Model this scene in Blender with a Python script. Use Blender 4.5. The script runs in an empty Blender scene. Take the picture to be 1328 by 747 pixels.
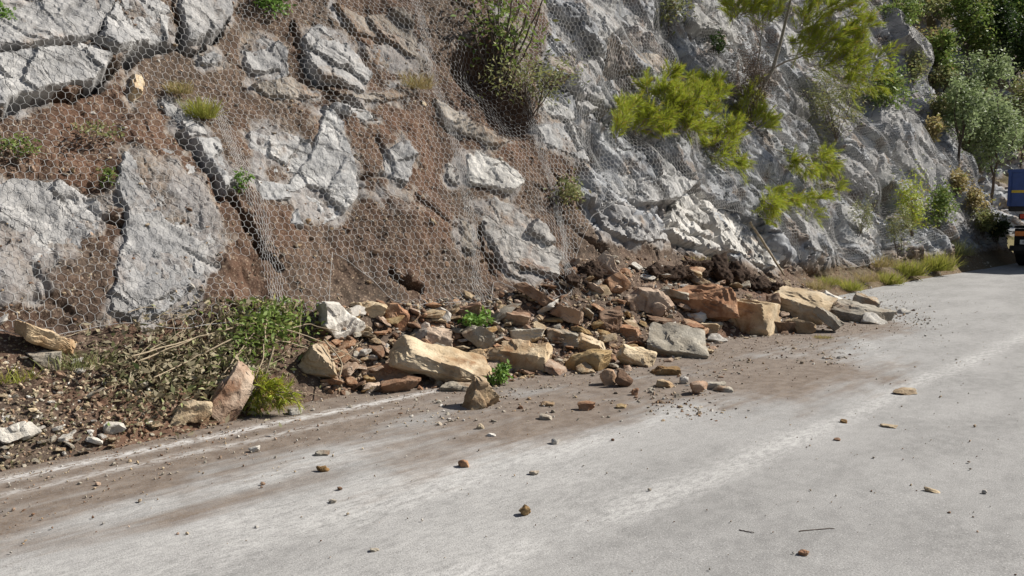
import bpy, bmesh, math, random
import numpy as np
from mathutils import Vector, Matrix

rng = np.random.default_rng(7)
random.seed(7)
scene = bpy.context.scene
COL = scene.collection

# ------------------------------------------------------------------ camera, sky, sun, exposure
CAM_H, PITCH, FPX, PW, PH = 1.6, math.radians(5.65), 1042.0, 1328.0, 747.0
cam_d = bpy.data.cameras.new('camera')
cam_d.sensor_width = 36.0
cam_d.lens = FPX / PW * 36.0
cam_d.clip_start = 0.05
cam_d.clip_end = 2000
cam = bpy.data.objects.new('camera', cam_d)
COL.objects.link(cam)
cam.location = (0, 0, CAM_H)
cam.rotation_euler = (math.pi / 2 - PITCH, 0, -math.pi / 4)
scene.camera = cam

SUN_EL, SUN_AZ = math.radians(40), math.radians(-29)      # azimuth measured from +X towards +Y
sun_dir = Vector((math.cos(SUN_EL) * math.cos(SUN_AZ), math.cos(SUN_EL) * math.sin(SUN_AZ), math.sin(SUN_EL)))
world = bpy.data.worlds.new('World')
scene.world = world
world.use_nodes = True
wn = world.node_tree
bg = wn.nodes.get('Background') or wn.nodes.new('ShaderNodeBackground')
sky = wn.nodes.new('ShaderNodeTexSky')
sky.sky_type = 'NISHITA'
sky.sun_disc = False
sky.sun_elevation = SUN_EL
sky.sun_rotation = math.pi / 2 - SUN_AZ
sky.air_density = 1.0
sky.dust_density = 1.2
wn.links.new(sky.outputs[0], bg.inputs[0])
bg.inputs[1].default_value = 0.05
sun_d = bpy.data.lights.new('sun', 'SUN')
sun_d.energy = 5.0
sun_d.angle = math.radians(0.53)
sun_d.color = (1.0, 0.955, 0.88)
sun = bpy.data.objects.new('sun', sun_d)
COL.objects.link(sun)
sun.rotation_euler = sun_dir.to_track_quat('Z', 'Y').to_euler()
sun.location = (20, -15, 25)
scene.view_settings.view_transform = 'Standard'
scene.view_settings.look = 'None'
scene.view_settings.exposure = 0.66
scene.view_settings.gamma = 1.0

# ------------------------------------------------------------------ pixel rays (photo pixels -> directions in the place)
cf = np.array([math.cos(PITCH) * math.sqrt(.5), math.cos(PITCH) * math.sqrt(.5), -math.sin(PITCH)])
cr = np.array([math.sqrt(.5), -math.sqrt(.5), 0.0])
cu = np.cross(cr, cf)
CAM = np.array([0, 0, CAM_H])
def ray(px, py):
    return cf + cr * ((px - PW / 2) / FPX) + cu * ((PH / 2 - py) / FPX)
def ground_hit(px, py, z=0.0):
    d = ray(px, py)
    return CAM + d * ((z - CAM_H) / d[2])

# ------------------------------------------------------------------ noise
def _h(ix, iy, s):
    n = (ix.astype(np.int64) * 374761393 + iy.astype(np.int64) * 668265263 + s * 1442695041) & 0xFFFFFFFF
    n = ((n ^ (n >> 13)) * 1274126177) & 0xFFFFFFFF
    n = ((n ^ (n >> 16)) * 2246822519) & 0xFFFFFFFF
    return ((n ^ (n >> 15)) & 0xFFFFFF).astype(np.float64) / float(0x1000000)
def gn(x, y, s=0):
    x = np.asarray(x, float); y = np.asarray(y, float)
    ix = np.floor(x); iy = np.floor(y); fx = x - ix; fy = y - iy
    ux = fx * fx * fx * (fx * (fx * 6 - 15) + 10); uy = fy * fy * fy * (fy * (fy * 6 - 15) + 10)
    def g(dx, dy):
        a = _h(ix + dx, iy + dy, s) * 6.2831853
        return np.cos(a) * (fx - dx) + np.sin(a) * (fy - dy)
    a = g(0, 0); b = g(1, 0); c = g(0, 1); d = g(1, 1)
    return (a + (b - a) * ux + (c - a) * uy + (a - b - c + d) * ux * uy) * 1.4
def fbm(x, y, o=4, s=0, g=.5):
    r = 0; a = 1.0; f = 1.0
    for k in range(o):
        r = r + a * gn(np.asarray(x) * f + 17.3 * k, np.asarray(y) * f - 9.1 * k, s + k * 31)
        a *= g; f *= 2.03
    return r
def voro(x, y, s=0, jit=.9):
    """F1, F2, and a random tilt plane value of the nearest cell"""
    ix = np.floor(x); iy = np.floor(y)
    f1 = np.full(np.shape(x), 9.0); f2 = f1.copy(); cx = f1 * 0; cy = f1 * 0; ax = f1 * 0; ay = f1 * 0
    for dx in (-1, 0, 1):
        for dy in (-1, 0, 1):
            jx = ix + dx; jy = iy + dy
            qx = jx + .5 + (_h(jx, jy, s) - .5) * jit; qy = jy + .5 + (_h(jx, jy, s + 7) - .5) * jit
            d = np.hypot(x - qx, y - qy)
            n = d < f1
            f2 = np.where(n, f1, np.minimum(f2, d)); f1 = np.where(n, d, f1)
            cx = np.where(n, jx, cx); cy = np.where(n, jy, cy)
            ax = np.where(n, x - qx, ax); ay = np.where(n, y - qy, ay)
    a = _h(cx, cy, s + 11); b = _h(cx, cy, s + 12); c = _h(cx, cy, s + 13)
    facet = (a - .5) + (b - .5) * 1.6 * ax + (c - .5) * 1.6 * ay
    return f1, f2, facet
def sstep(a, b, x):
    t = np.clip((x - a) / (b - a), 0, 1)
    return t * t * (3 - 2 * t)
def gn3(p, s=0):
    i = np.floor(p); f = p - i
    u = f * f * f * (f * (f * 6 - 15) + 10)
    r = 0
    for dx in (0, 1):
        for dy in (0, 1):
            for dz in (0, 1):
                h1 = _h(i[:, 0] + dx + (i[:, 2] + dz) * 57, i[:, 1] + dy, s)
                h2 = _h(i[:, 0] + dx + (i[:, 2] + dz) * 57, i[:, 1] + dy, s + 3)
                z = h1 * 2 - 1; a = h2 * 6.2831853; q = np.sqrt(1 - z * z)
                g = q * np.cos(a) * (f[:, 0] - dx) + q * np.sin(a) * (f[:, 1] - dy) + z * (f[:, 2] - dz)
                w = (u[:, 0] if dx else 1 - u[:, 0]) * (u[:, 1] if dy else 1 - u[:, 1]) * (u[:, 2] if dz else 1 - u[:, 2])
                r = r + w * g
    return r * 1.3

# ------------------------------------------------------------------ mesh + object helpers
def mesh_np(name, V, F, mat, smooth=True, attrs=None, mats=None, midx=None):
    """V (n,3); F (m,3) or (m,4) or a list of such arrays"""
    me = bpy.data.meshes.new(name)
    V = np.ascontiguousarray(V, dtype=np.float32)
    Fs = [np.ascontiguousarray(f, dtype=np.int32) for f in (F if isinstance(F, list) else [F]) if len(f)]
    me.vertices.add(len(V)); me.vertices.foreach_set('co', V.ravel())
    nl = sum(f.size for f in Fs); nf = sum(len(f) for f in Fs)
    me.loops.add(nl); me.polygons.add(nf)
    me.loops.foreach_set('vertex_index', np.concatenate([f.ravel() for f in Fs]))
    tot = np.concatenate([np.full(len(f), f.shape[1], np.int32) for f in Fs])
    st = np.concatenate([[0], np.cumsum(tot)[:-1]]).astype(np.int32)
    me.polygons.foreach_set('loop_start', st)
    me.polygons.foreach_set('loop_total', tot)
    for m in (mats or [mat]): me.materials.append(m)
    if midx is not None: me.polygons.foreach_set('material_index', np.ascontiguousarray(midx, dtype=np.int32))
    me.update(calc_edges=True)
    me.polygons.foreach_set('use_smooth', np.full(nf, bool(smooth)))
    for k, a in (attrs or {}).items():
        at = me.attributes.new(k, 'FLOAT', 'POINT')
        at.data.foreach_set('value', np.ascontiguousarray(a, dtype=np.float32))
    return me
def link(name, me, parent=None, loc=None):
    o = bpy.data.objects.new(name, me); COL.objects.link(o)
    if parent is not None: o.parent = parent
    if loc is not None: o.location = loc
    return o
def tag(o, label=None, cat=None, group=None, kind=None):
    if label: o['label'] = label
    if cat: o['category'] = cat
    if group: o['group'] = group
    if kind: o['kind'] = kind
    return o
def empty(name, loc, label, cat, group=None):
    o = bpy.data.objects.new(name, None); COL.objects.link(o); o.location = loc
    o.empty_display_size = .1
    return tag(o, label, cat, group)
def tubes(paths, sides=5):
    """paths: list of (points (n,3), radii (n,)) -> V, F"""
    Vs, Fs, n0 = [], [], 0
    for P, R in paths:
        P = np.asarray(P, float); R = np.asarray(R, float); n = len(P)
        T = np.gradient(P, axis=0); T /= np.linalg.norm(T, axis=1)[:, None] + 1e-9
        ref = np.array([.31, .2, .93]) if abs(T[0][2]) < .9 else np.array([.93, .2, .31])
        A = np.cross(T, ref); A /= np.linalg.norm(A, axis=1)[:, None] + 1e-9
        B = np.cross(T, A)
        an = np.arange(sides) * 2 * math.pi / sides
        ring = P[:, None, :] + R[:, None, None] * (A[:, None, :] * np.cos(an)[None, :, None] + B[:, None, :] * np.sin(an)[None, :, None])
        Vs.append(ring.reshape(-1, 3))
        i = np.arange(n - 1)[:, None] * sides; j = np.arange(sides)[None, :]; j2 = (j + 1) % sides
        Fs.append(np.stack([i + j, i + j2, i + sides + j2, i + sides + j], -1).reshape(-1, 4) + n0)
        n0 += n * sides
    return np.concatenate(Vs), np.concatenate(Fs)

# ------------------------------------------------------------------ materials
def nmat(name):
    m = bpy.data.materials.new(name); m.use_nodes = True
    nt = m.node_tree; nt.nodes.clear()
    out = nt.nodes.new('ShaderNodeOutputMaterial')
    b = nt.nodes.new('ShaderNodeBsdfPrincipled')
    nt.links.new(b.outputs[0], out.inputs[0])
    return m, nt, b, out
class G:
    """small node-graph helper"""
    def __init__(s, nt): s.nt = nt
    def n(s, t, **k):
        x = s.nt.nodes.new(t)
        for a, v in k.items(): setattr(x, a, v)
        return x
    def put(s, sock, v):
        if isinstance(v, bpy.types.NodeSocket): s.nt.links.new(v, sock)
        else:
            if sock.type == 'RGBA' and len(v) == 3: v = (*v, 1)
            sock.default_value = v
    def math(s, op, a, b=0.0, c=None, clamp=False):
        x = s.n('ShaderNodeMath', operation=op, use_clamp=clamp)
        s.put(x.inputs[0], a); s.put(x.inputs[1], b)
        if c is not None: s.put(x.inputs[2], c)
        return x.outputs[0]
    def mix(s, f, a, b, mode='MIX'):
        x = s.n('ShaderNodeMix', data_type='RGBA', blend_type=mode)
        s.put(x.inputs[0], f); s.put(x.inputs[6], a); s.put(x.inputs[7], b)
        return x.outputs[2]
    def noise(s, vec, scale, detail=4, rough=.55, dist=0.0, col=False):
        x = s.n('ShaderNodeTexNoise')
        s.put(x.inputs['Vector'], vec); s.put(x.inputs['Scale'], scale); x.inputs['Detail'].default_value = detail
        x.inputs['Roughness'].default_value = rough; x.inputs['Distortion'].default_value = dist
        return x.outputs[1 if col else 0]
    def voro(s, vec, scale, feature='F1', out=0):
        x = s.n('ShaderNodeTexVoronoi', feature=feature); s.put(x.inputs['Vector'], vec); s.put(x.inputs['Scale'], scale)
        return x.outputs[out]
    def ramp(s, f, a, b, lo=0.0, hi=1.0):
        x = s.n('ShaderNodeMapRange'); x.interpolation_type = 'SMOOTHSTEP'
        s.put(x.inputs[0], f); x.inputs[1].default_value = a; x.inputs[2].default_value = b
        x.inputs[3].default_value = lo; x.inputs[4].default_value = hi
        return x.outputs[0]
    def attr(s, name):
        return s.n('ShaderNodeAttribute', attribute_name=name).outputs['Fac']
    def mapping(s, vec, scale=(1, 1, 1), rot=(0, 0, 0)):
        x = s.n('ShaderNodeMapping'); s.put(x.inputs[0], vec); x.inputs[3].default_value = scale; x.inputs[2].default_value = rot
        return x.outputs[0]
    def bump(s, h, strength, dist):
        x = s.n('ShaderNodeBump'); s.put(x.inputs['Height'], h); x.inputs['Strength'].default_value = strength
        x.inputs['Distance'].default_value = dist
        return x.outputs[0]

def joints(g, P, c, h, dark, scale, amount):
    """thin joints in bedded rock, dipping along the face"""
    wv = g.n('ShaderNodeVectorMath', operation='ADD'); g.put(wv.inputs[0], P)
    ws_ = g.n('ShaderNodeVectorMath', operation='SCALE'); g.put(ws_.inputs[0], g.noise(P, 2.6, 5, .6, 0, True)); ws_.inputs['Scale'].default_value = .34
    g.put(wv.inputs[1], ws_.outputs[0])
    Q = g.mapping(g.mapping(wv.outputs[0], (1, 1, 1), (0, math.radians(-40), 0)), (.55, .8, 1.8))
    a = g.ramp(g.voro(Q, scale, 'DISTANCE_TO_EDGE'), .028, .006); b = g.ramp(g.voro(Q, scale * 3.1, 'DISTANCE_TO_EDGE'), .030, .008)
    k = g.ramp(g.noise(P, 1.9, 3), .44, .56)
    m = g.math('MAXIMUM', g.math('MULTIPLY', a, .95), g.math('MULTIPLY', g.math('MULTIPLY', b, k), .75))
    m = g.math('MULTIPLY', m, amount)
    return g.mix(m, c, dark), g.math('SUBTRACT', h, g.math('MULTIPLY', m, 1.2))
def rock_colour(g, P, base, pale, stain, rust, stain_lo=.5, stain_hi=.68):
    """grey stone with pale scuffs, earthy stains and dark hairlines"""
    n1 = g.noise(P, 2.3, 5, .6); n2 = g.noise(P, 9, 5, .65); n3 = g.noise(P, 60, 3, .6)
    c = g.mix(g.ramp(n1, .35, .65), base, pale)
    sk = g.noise(g.mapping(g.mapping(P, (1, 1, 1), (0, math.radians(-48), 0)), (.42, 1.3, 1.6)), 2.2, 6, .68, .4)
    c = g.mix(g.ramp(sk, .50, .70, 0, .62), c, tuple(x * .42 for x in base))
    c = g.mix(g.ramp(n2, .60, .74, 0, .40), c, tuple(x * .45 for x in base))
    st = g.math('MULTIPLY', g.ramp(g.noise(P, 1.7, 6, .62, .4), stain_lo, stain_hi), g.ramp(n2, .3, .6, .35, 1))
    c = g.mix(st, c, g.mix(g.ramp(g.noise(P, 3.7, 4), .4, .6), stain, rust))
    c = g.mix(g.ramp(n3, .45, .8, .0, .4), c, tuple(x * .5 for x in base), 'MIX')
    h = g.math('ADD', g.math('MULTIPLY', n2, .35), g.math('MULTIPLY', n3, .35))
    h = g.math('ADD', h, g.math('MULTIPLY', g.noise(P, 24, 4, .7), .5))
    return c, h

def make_rock_mat(name, base, pale, stain, rust, lo=.5, hi=.68, per_object=True, dust=None, joint=0):
    m, nt, b, out = nmat(name); g = G(nt)
    tc = g.n('ShaderNodeTexCoord')
    P = tc.outputs['Object']
    if per_object:
        oi = g.n('ShaderNodeObjectInfo')
        va = g.n('ShaderNodeVectorMath', operation='ADD')
        cx = g.n('ShaderNodeCombineXYZ')
        for i, k in enumerate((37.0, 91.0, 53.0)): g.put(cx.inputs[i], g.math('MULTIPLY', oi.outputs['Random'], k))
        g.put(va.inputs[0], P); g.put(va.inputs[1], cx.outputs[0]); P = va.outputs[0]
    c, h = rock_colour(g, P, base, pale, stain, rust, lo, hi)
    if joint: c, h = joints(g, P, c, h, (.05, .046, .042), .9, joint)
    if per_object:
        c = g.mix(1.0, c, g.mix(oi.outputs['Random'], (.78, .74, .70), (1.1, 1.06, 1.0)), 'MULTIPLY')
    if dust:      # soil lying on surfaces that look up
        ge = g.n('ShaderNodeNewGeometry'); sx = g.n('ShaderNodeSeparateXYZ'); g.put(sx.inputs[0], ge.outputs['Normal'])
        f = g.math('MULTIPLY', g.ramp(sx.outputs[2], .45, .9), g.ramp(g.noise(P, 6, 5, .65), .38, .62, 0, .85))
        c = g.mix(f, c, dust)
    g.put(b.inputs['Base Color'], c); b.inputs['Roughness'].default_value = .92
    b.inputs['Specular IOR Level'].default_value = .25
    g.put(b.inputs['Normal'], g.bump(h, .8, .025))
    return m
GREY, PALE = (.265, .273, .288), (.44, .446, .455)
SOIL_D, SOIL_L = (.058, .038, .028), (.145, .100, .072)
M = {}
M['slab'] = make_rock_mat('grey_limestone', GREY, PALE, (.24, .18, .125), (.20, .125, .08), .55, .74, joint=.38)
M['slab_stained'] = make_rock_mat('stained_limestone', (.25, .228, .20), (.385, .355, .32), (.235, .16, .105), (.18, .105, .068), .44, .66, joint=.35)
M['slab_white'] = make_rock_mat('white_limestone', (.35, .348, .343), (.53, .528, .52), (.30, .22, .15), (.22, .13, .085), .56, .74, joint=.5)
M['tan'] = make_rock_mat('tan_stone', (.38, .295, .19), (.55, .475, .355), (.26, .165, .088), (.22, .125, .065), .45, .66)
M['ochre'] = make_rock_mat('ochre_stone', (.27, .185, .085), (.40, .31, .18), (.24, .14, .055), (.20, .10, .04), .40, .62)
M['orange'] = make_rock_mat('orange_stone', (.34, .195, .115), (.48, .35, .245), (.26, .135, .075), (.20, .10, .058), .40, .62)
M['pink'] = make_rock_mat('pinkish_stone', (.36, .265, .20), (.50, .415, .34), (.26, .155, .10), (.20, .115, .075), .46, .66)
M['brown'] = make_rock_mat('brown_stone', (.19, .115, .075), (.31, .23, .17), (.17, .085, .045), (.13, .07, .04), .42, .64)
M['greytan'] = make_rock_mat('grey_tan_stone', (.29, .265, .22), (.44, .42, .37), (.26, .19, .12), (.22, .13, .075), .48, .66)
M['white'] = make_rock_mat('white_stone', (.43, .415, .385), (.60, .59, .565), (.38, .27, .16), (.30, .17, .085), .54, .72)

def make_hill_mat(name):
    """earth with bedrock where the attribute says so"""
    m, nt, b, out = nmat(name); g = G(nt)
    P = g.n('ShaderNodeTexCoord').outputs['Object']
    rc, rh = rock_colour(g, P, (.215, .222, .236), (.385, .391, .40), (.26, .205, .15), (.20, .13, .085), .5, .68)
    rc, rh = joints(g, P, rc, rh, (.05, .048, .046), .8, .5)
    n1 = g.noise(P, 1.3, 5, .6); n2 = g.noise(P, 14, 5, .65); n3 = g.noise(P, 55, 4, .7)
    sc = g.mix(g.ramp(n1, .35, .65), SOIL_D, (.112, .062, .040))
    sc = g.mix(g.ramp(g.noise(P, .55, 3), .42, .58, .75, 0), sc, (.078, .060, .046))
    sc = g.mix(g.ramp(n2, .45, .7, 0, .8), sc, SOIL_L)
    sc = g.mix(g.ramp(n3, .55, .75, 0, .75), sc, (.30, .22, .155))
    sc = g.mix(g.ramp(n3, .45, .25, 0, .7), sc, (.035, .022, .016))
    v = g.voro(P, 34); sc = g.mix(g.math('MULTIPLY', g.ramp(v, .30, .22, 0, .8), g.ramp(n2, .42, .55)), sc, (.30, .235, .17))
    dry = g.mix(g.ramp(n2, .4, .6), (.17, .125, .05), (.10, .10, .03))
    sc = g.mix(g.math('MULTIPLY', g.attr('grass'), g.ramp(n2, .3, .6, .5, 1)), sc, dry)
    f = g.ramp(g.math('ADD', g.attr('rock'), g.math('MULTIPLY', g.math('SUBTRACT', n2, .5), .7)), .38, .62)
    weak = g.math('MULTIPLY', g.ramp(g.attr('rock'), .95, .6), g.ramp(n1, .3, .6, .55, .95))
    rc = g.mix(weak, rc, g.mix(g.ramp(n2, .35, .65), (.135, .098, .072), (.235, .195, .158)))
    g.put(b.inputs['Base Color'], g.mix(f, sc, rc))
    b.inputs['Roughness'].default_value = .95; b.inputs['Specular IOR Level'].default_value = .2
    sh = g.math('ADD', g.math('MULTIPLY', n2, .8), g.math('MULTIPLY', n3, .6))
    hh = g.n('ShaderNodeMix', data_type='FLOAT'); g.put(hh.inputs[0], f); g.put(hh.inputs[2], sh); g.put(hh.inputs[3], rh)
    g.put(b.inputs['Normal'], g.bump(hh.outputs[0], .7, .025))
    return m
M['hill'] = make_hill_mat('earth_and_bedrock')

def make_road_mat():
    m, nt, b, out = nmat('dusty_asphalt'); g = G(nt)
    P = g.n('ShaderNodeTexCoord').outputs['Object']
    PS = g.mapping(P, (.35, 3.0, 1))
    grain = g.noise(P, 120, 4, .75); grain2 = g.noise(P, 60, 4, .7); mid = g.noise(P, 9, 5, .65); big = g.noise(g.mapping(P, (.6, 1.3, 1)), 1.1, 6, .65)
    streak = g.noise(PS, 3.2, 6, .68); fine = g.noise(g.mapping(P, (2.2, 5.0, 1)), 5, 7, .75)
    c = g.mix(g.ramp(big, .35, .65), (.180, .176, .171), (.268, .262, .255))
    c = g.mix(g.ramp(mid, .35, .68, 0, .4), c, (.34, .333, .322))
    v = g.voro(P, 150)
    c = g.mix(g.ramp(v, .45, .70, 0, .30), c, (.16, .155, .148))
    c = g.mix(g.ramp(grain, .56, .70, 0, .8), c, (.47, .46, .445))
    c = g.mix(g.ramp(grain, .46, .34, 0, .75), c, (.105, .10, .096))
    # pale rock dust pressed into tracks
    df = g.math('MULTIPLY', g.math('MULTIPLY', g.attr('dust'), .8), g.ramp(fine, .28, .66))
    df = g.math('MULTIPLY', df, g.ramp(grain2, .3, .55, .35, 1))
    c = g.mix(df, c, (.50, .49, .475))
    # soil spilled from the heap
    sv = g.math('ADD', g.attr('soil'), g.math('MULTIPLY', g.math('SUBTRACT', streak, .5), 1.15))
    sf = g.math('MULTIPLY', g.ramp(sv, .22, .88, 0, .93), g.ramp(grain2, .25, .62, .55, 1))
    so = g.mix(g.ramp(mid, .35, .65), (.112, .080, .058), (.175, .134, .102))
    so = g.mix(g.ramp(grain, .58, .72, 0, .6), so, (.34, .27, .21))
    so = g.mix(g.ramp(grain2, .42, .3, 0, .6), so, (.06, .04, .03))
    c = g.mix(sf, c, so)
    # worn white edge line
    lf = g.math('MULTIPLY', g.attr('line'), g.ramp(fine, .40, .56))
    c = g.mix(g.math('MULTIPLY', lf, .75), c, (.60, .595, .585))
    g.put(b.inputs['Base Color'], c)
    b.inputs['Roughness'].default_value = .93; b.inputs['Specular IOR Level'].default_value = .2
    h = g.math('ADD', g.math('MULTIPLY', grain, .5), g.math('MULTIPLY', grain2, .6))
    g.put(b.inputs['Normal'], g.bump(h, .42, .010))
    return m
M['road'] = make_road_mat()

def leaf_mat(name, c1, c2, c3=None, trans=.35, rough=.6):
    m = bpy.data.materials.new(name); m.use_nodes = True
    nt = m.node_tree; nt.nodes.clear(); g = G(nt)
    out = g.n('ShaderNodeOutputMaterial')
    r = g.n('ShaderNodeNewGeometry').outputs['Random Per Island']
    c = g.mix(r, c1, c2)
    if c3: c = g.mix(g.ramp(r, .82, .9), c, c3)
    P = g.n('ShaderNodeTexCoord').outputs['Object']
    c = g.mix(g.ramp(g.noise(P, 3, 3), .35, .65, 0, .45), c, tuple(x * .6 for x in c1))
    d = g.n('ShaderNodeBsdfPrincipled'); g.put(d.inputs['Base Color'], c); d.inputs['Roughness'].default_value = rough
    d.inputs['Specular IOR Level'].default_value = .3
    t = g.n('ShaderNodeBsdfTranslucent'); g.put(t.inputs['Color'], c)
    ms = g.n('ShaderNodeMixShader'); ms.inputs[0].default_value = trans
    nt.links.new(d.outputs[0], ms.inputs[1]); nt.links.new(t.outputs[0], ms.inputs[2]); nt.links.new(ms.outputs[0], out.inputs[0])
    return m
M['pine'] = leaf_mat('pine_needles', (.44, .50, .05), (.28, .36, .04), (.46, .30, .08))
M['pine_dark'] = leaf_mat('dark_needles', (.05, .085, .02), (.085, .12, .03), (.12, .10, .03))
M['leaf'] = leaf_mat('green_leaves', (.13, .20, .04), (.23, .30, .08), (.32, .31, .11))
M['leaf_pale'] = leaf_mat('pale_green_leaves', (.24, .31, .14), (.36, .42, .22), (.16, .22, .08))
M['leaf_grey'] = leaf_mat('grey_green_leaves', (.20, .225, .085), (.28, .29, .12), (.34, .27, .12))
M['leaf_bright'] = leaf_mat('bright_green_leaves', (.13, .25, .045), (.22, .34, .075))
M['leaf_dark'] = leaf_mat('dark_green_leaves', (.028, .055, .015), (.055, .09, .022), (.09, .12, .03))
M['dead_leaf'] = leaf_mat('withered_leaves', (.36, .31, .21), (.22, .18, .10), (.15, .17, .07), .25)
M['wilted'] = leaf_mat('wilted_leaves', (.30, .34, .14), (.42, .40, .22), (.18, .25, .08), .3)
M['dry_twig'] = leaf_mat('dry_twigs', (.16, .105, .075), (.10, .065, .045), (.22, .16, .12), .15)
M['grass'] = leaf_mat('grass_blades', (.38, .38, .07), (.25, .30, .05), (.48, .38, .15))
M['grass_dry'] = leaf_mat('dry_grass_blades', (.44, .35, .16), (.32, .26, .11), (.24, .26, .07))

def simple(name, c, rough=.6, metal=0.0, spec=.5, var=.25, scale=8):
    m, nt, b, out = nmat(name); g = G(nt)
    P = g.n('ShaderNodeTexCoord').outputs['Object']
    n = g.noise(P, scale, 5, .6)
    g.put(b.inputs['Base Color'], g.mix(g.ramp(n, .3, .7), c, tuple(x * (1 - var) for x in c)))
    b.inputs['Roughness'].default_value = rough; b.inputs['Metallic'].default_value = metal
    b.inputs['Specular IOR Level'].default_value = spec
    g.put(b.inputs['Normal'], g.bump(n, .2, .01))
    return m
M['wire'] = simple('galvanised_wire', (.38, .375, .365), .5, .0, .5, .3, 5)
M['bark'] = simple('bark', (.13, .10, .078), .9, 0, .2, .5, 30)
M['bark_grey'] = simple('grey_bark', (.34, .31, .27), .9, 0, .2, .4, 25)
M['stick'] = simple('peeled_wood', (.36, .29, .20), .85, 0, .2, .35, 20)
exec_marker = None
# ------------------------------------------------------------------ shape of the hillside (Y as a function of X along the road and height Z)
toe_px = [(-160, 650), (0, 612), (120, 588), (240, 562), (360, 530), (440, 514), (540, 492), (640, 484), (720, 478), (800, 466),
          (900, 446), (960, 434), (1040, 424), (1095, 414)]
toe = np.array([ground_hit(*p)[:2] for p in toe_px])
TX = np.concatenate([[-12], toe[:, 0], [13.0, 14.0, 16, 20, 24, 27, 30.5, 34, 40, 47, 56, 70, 90]])
TY = np.concatenate([[toe[0, 1]], toe[:, 1], [5.6, 6.1, 6.25, 6.3, 6.2, 6.2, 6.4, 7.4, 7.0, 5.4, 2.5, -4, -16]])
def y_toe(X): return np.interp(X, TX, TY)
ZX = [-12, 2.5, 4.0, 5.5, 7.0, 8.5, 10, 11.5, 13, 15, 90]
ZZ = [.70, .70, .62, .72, .95, 1.0, .85, .62, .40, .30, .30]
def z_t(X): return np.interp(X, ZX, ZZ)
YX = [-12, 9, 11, 13, 16, 22, 28, 30.5, 32.5, 35, 38, 42, 48, 56, 70, 90]
YY = [6.45, 6.45, 6.55, 6.65, 6.7, 6.55, 6.5, 7.6, 8.7, 9.6, 9.4, 8.0, 6.0, 3.0, -3.5, -15]
def y_wall(X): return np.interp(X, YX, YY)
SL = math.radians(63)
def F(X, Z):
    yt, zt, yw = y_toe(X), z_t(X), y_wall(X)
    a = yt + (yw - yt) * np.sign(Z) * (np.abs(Z) / zt) ** .92
    k = np.clip(X - 29, 0, 20)
    b = yw + (Z - zt) / math.tan(SL) * (1 + .02 * k)
    w = sstep(-.12, .12, Z - zt)
    return a * (1 - w) + b * w
NRM = np.array([0, -math.sin(SL), math.cos(SL)])

def hit(px, py, off=0.0):
    """where the ray of a photo pixel meets the undisplaced hillside (or the road in front of it)"""
    d = ray(px, py)
    t = np.linspace(3, 90, 6000)
    P = CAM + t[:, None] * d
    below = (P[:, 1] > F(P[:, 0], P[:, 2]) - off) | (P[:, 2] < 0)
    i = int(np.argmax(below)); t0, t1 = t[max(i - 1, 0)], t[i]
    for _ in range(20):
        tm = (t0 + t1) / 2; p = CAM + tm * d
        if p[1] > F(p[0], p[2]) - off or p[2] < 0: t1 = tm
        else: t0 = tm
    return CAM + t1 * d
TS = 1 / math.sin(SL)                      # height -> length along the slope
def st(px, py):
    p = hit(px, py); return p[0], p[2] * TS

# fissures and hollows in the face, given as lines over it
FISS = []
for w, dep, pts in [(.055, .30, [(-20, 158), (0, 150), (27, 137), (66, 124), (124, 114), (146, 86), (190, 70), (247, 64)]),
                    (.030, .25, [(222, 6), (228, 40), (236, 60)]), (.030, .2, [(247, 64), (280, 50), (300, 26)]),
                    (.060, .32, [(230, 176), (250, 195), (268, 225), (287, 262)]),
                    (.045, .25, [(295, 250), (320, 290), (345, 330), (362, 352)]),
                    (.045, .28, [(380, 30), (388, 70), (400, 95), (420, 112), (442, 128), (480, 152)]),
                    (.05, .28, [(445, 30), (490, 52)]), (.03, .2, [(625, 295), (634, 330), (645, 356)]),
                    (.05, .3, [(783, 75), (788, 110), (790, 150)]), (.06, .3, [(900, 278), (935, 300), (946, 320)]),
                    (.05, .25, [(512, 352), (545, 372)]), (.04, .2, [(560, 150), (600, 175)]),
                    (.06, .3, [(1000, 170), (1040, 200), (1070, 240)]), (.07, .35, [(1090, 90), (1120, 120)]),
                    (.08, .35, [(1110, 230), (1140, 260), (1165, 300)]), (.07, .3, [(1040, 280), (1070, 320), (1085, 345)])]:
    FISS.append((w, dep, np.array([st(*p) for p in pts])))
HOLL = []
for px, py, rpx, amp in [(628, 95, 38, -.42), (660, 150, 30, -.30), (895, 95, 42, -.55), (960, 130, 40, -.35), (1060, 170, 30, -.5),
                         (1070, 230, 30, -.5), (785, 120, 16, -.3), (500, 20, 30, -.12), (1090, 300, 26, -.35), (870, 40, 25, -.3),
                         (1150, 250, 30, -.5), (1170, 110, 30, -.7), (770, 190, 22, -.2), (910, 180, 45, -.35),
                         (730, 130, 26, .18), (760, 40, 45, .20), (850, 225, 40, .14), (940, 60, 30, .25),
                         (1150, 180, 40, .45), (1100, 60, 30, .35), (1190, 240, 30, .25)]:
    p = hit(px, py); d = np.dot(p - CAM, cf)
    HOLL.append((p[0], p[2] * TS, rpx * d / FPX, amp))
RB = np.array([hit(*p)[[0, 2]] for p in [(752, 320), (748, 250), (738, 190), (712, 140), (700, 90), (690, 20), (690, -60)]])
def rock_zone(X, Z):
    xb = np.interp(Z, RB[:, 1], RB[:, 0])
    return sstep(-.35, .35, X - xb + .5 * gn(X * 1.3, Z * 1.3, 91))
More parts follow.
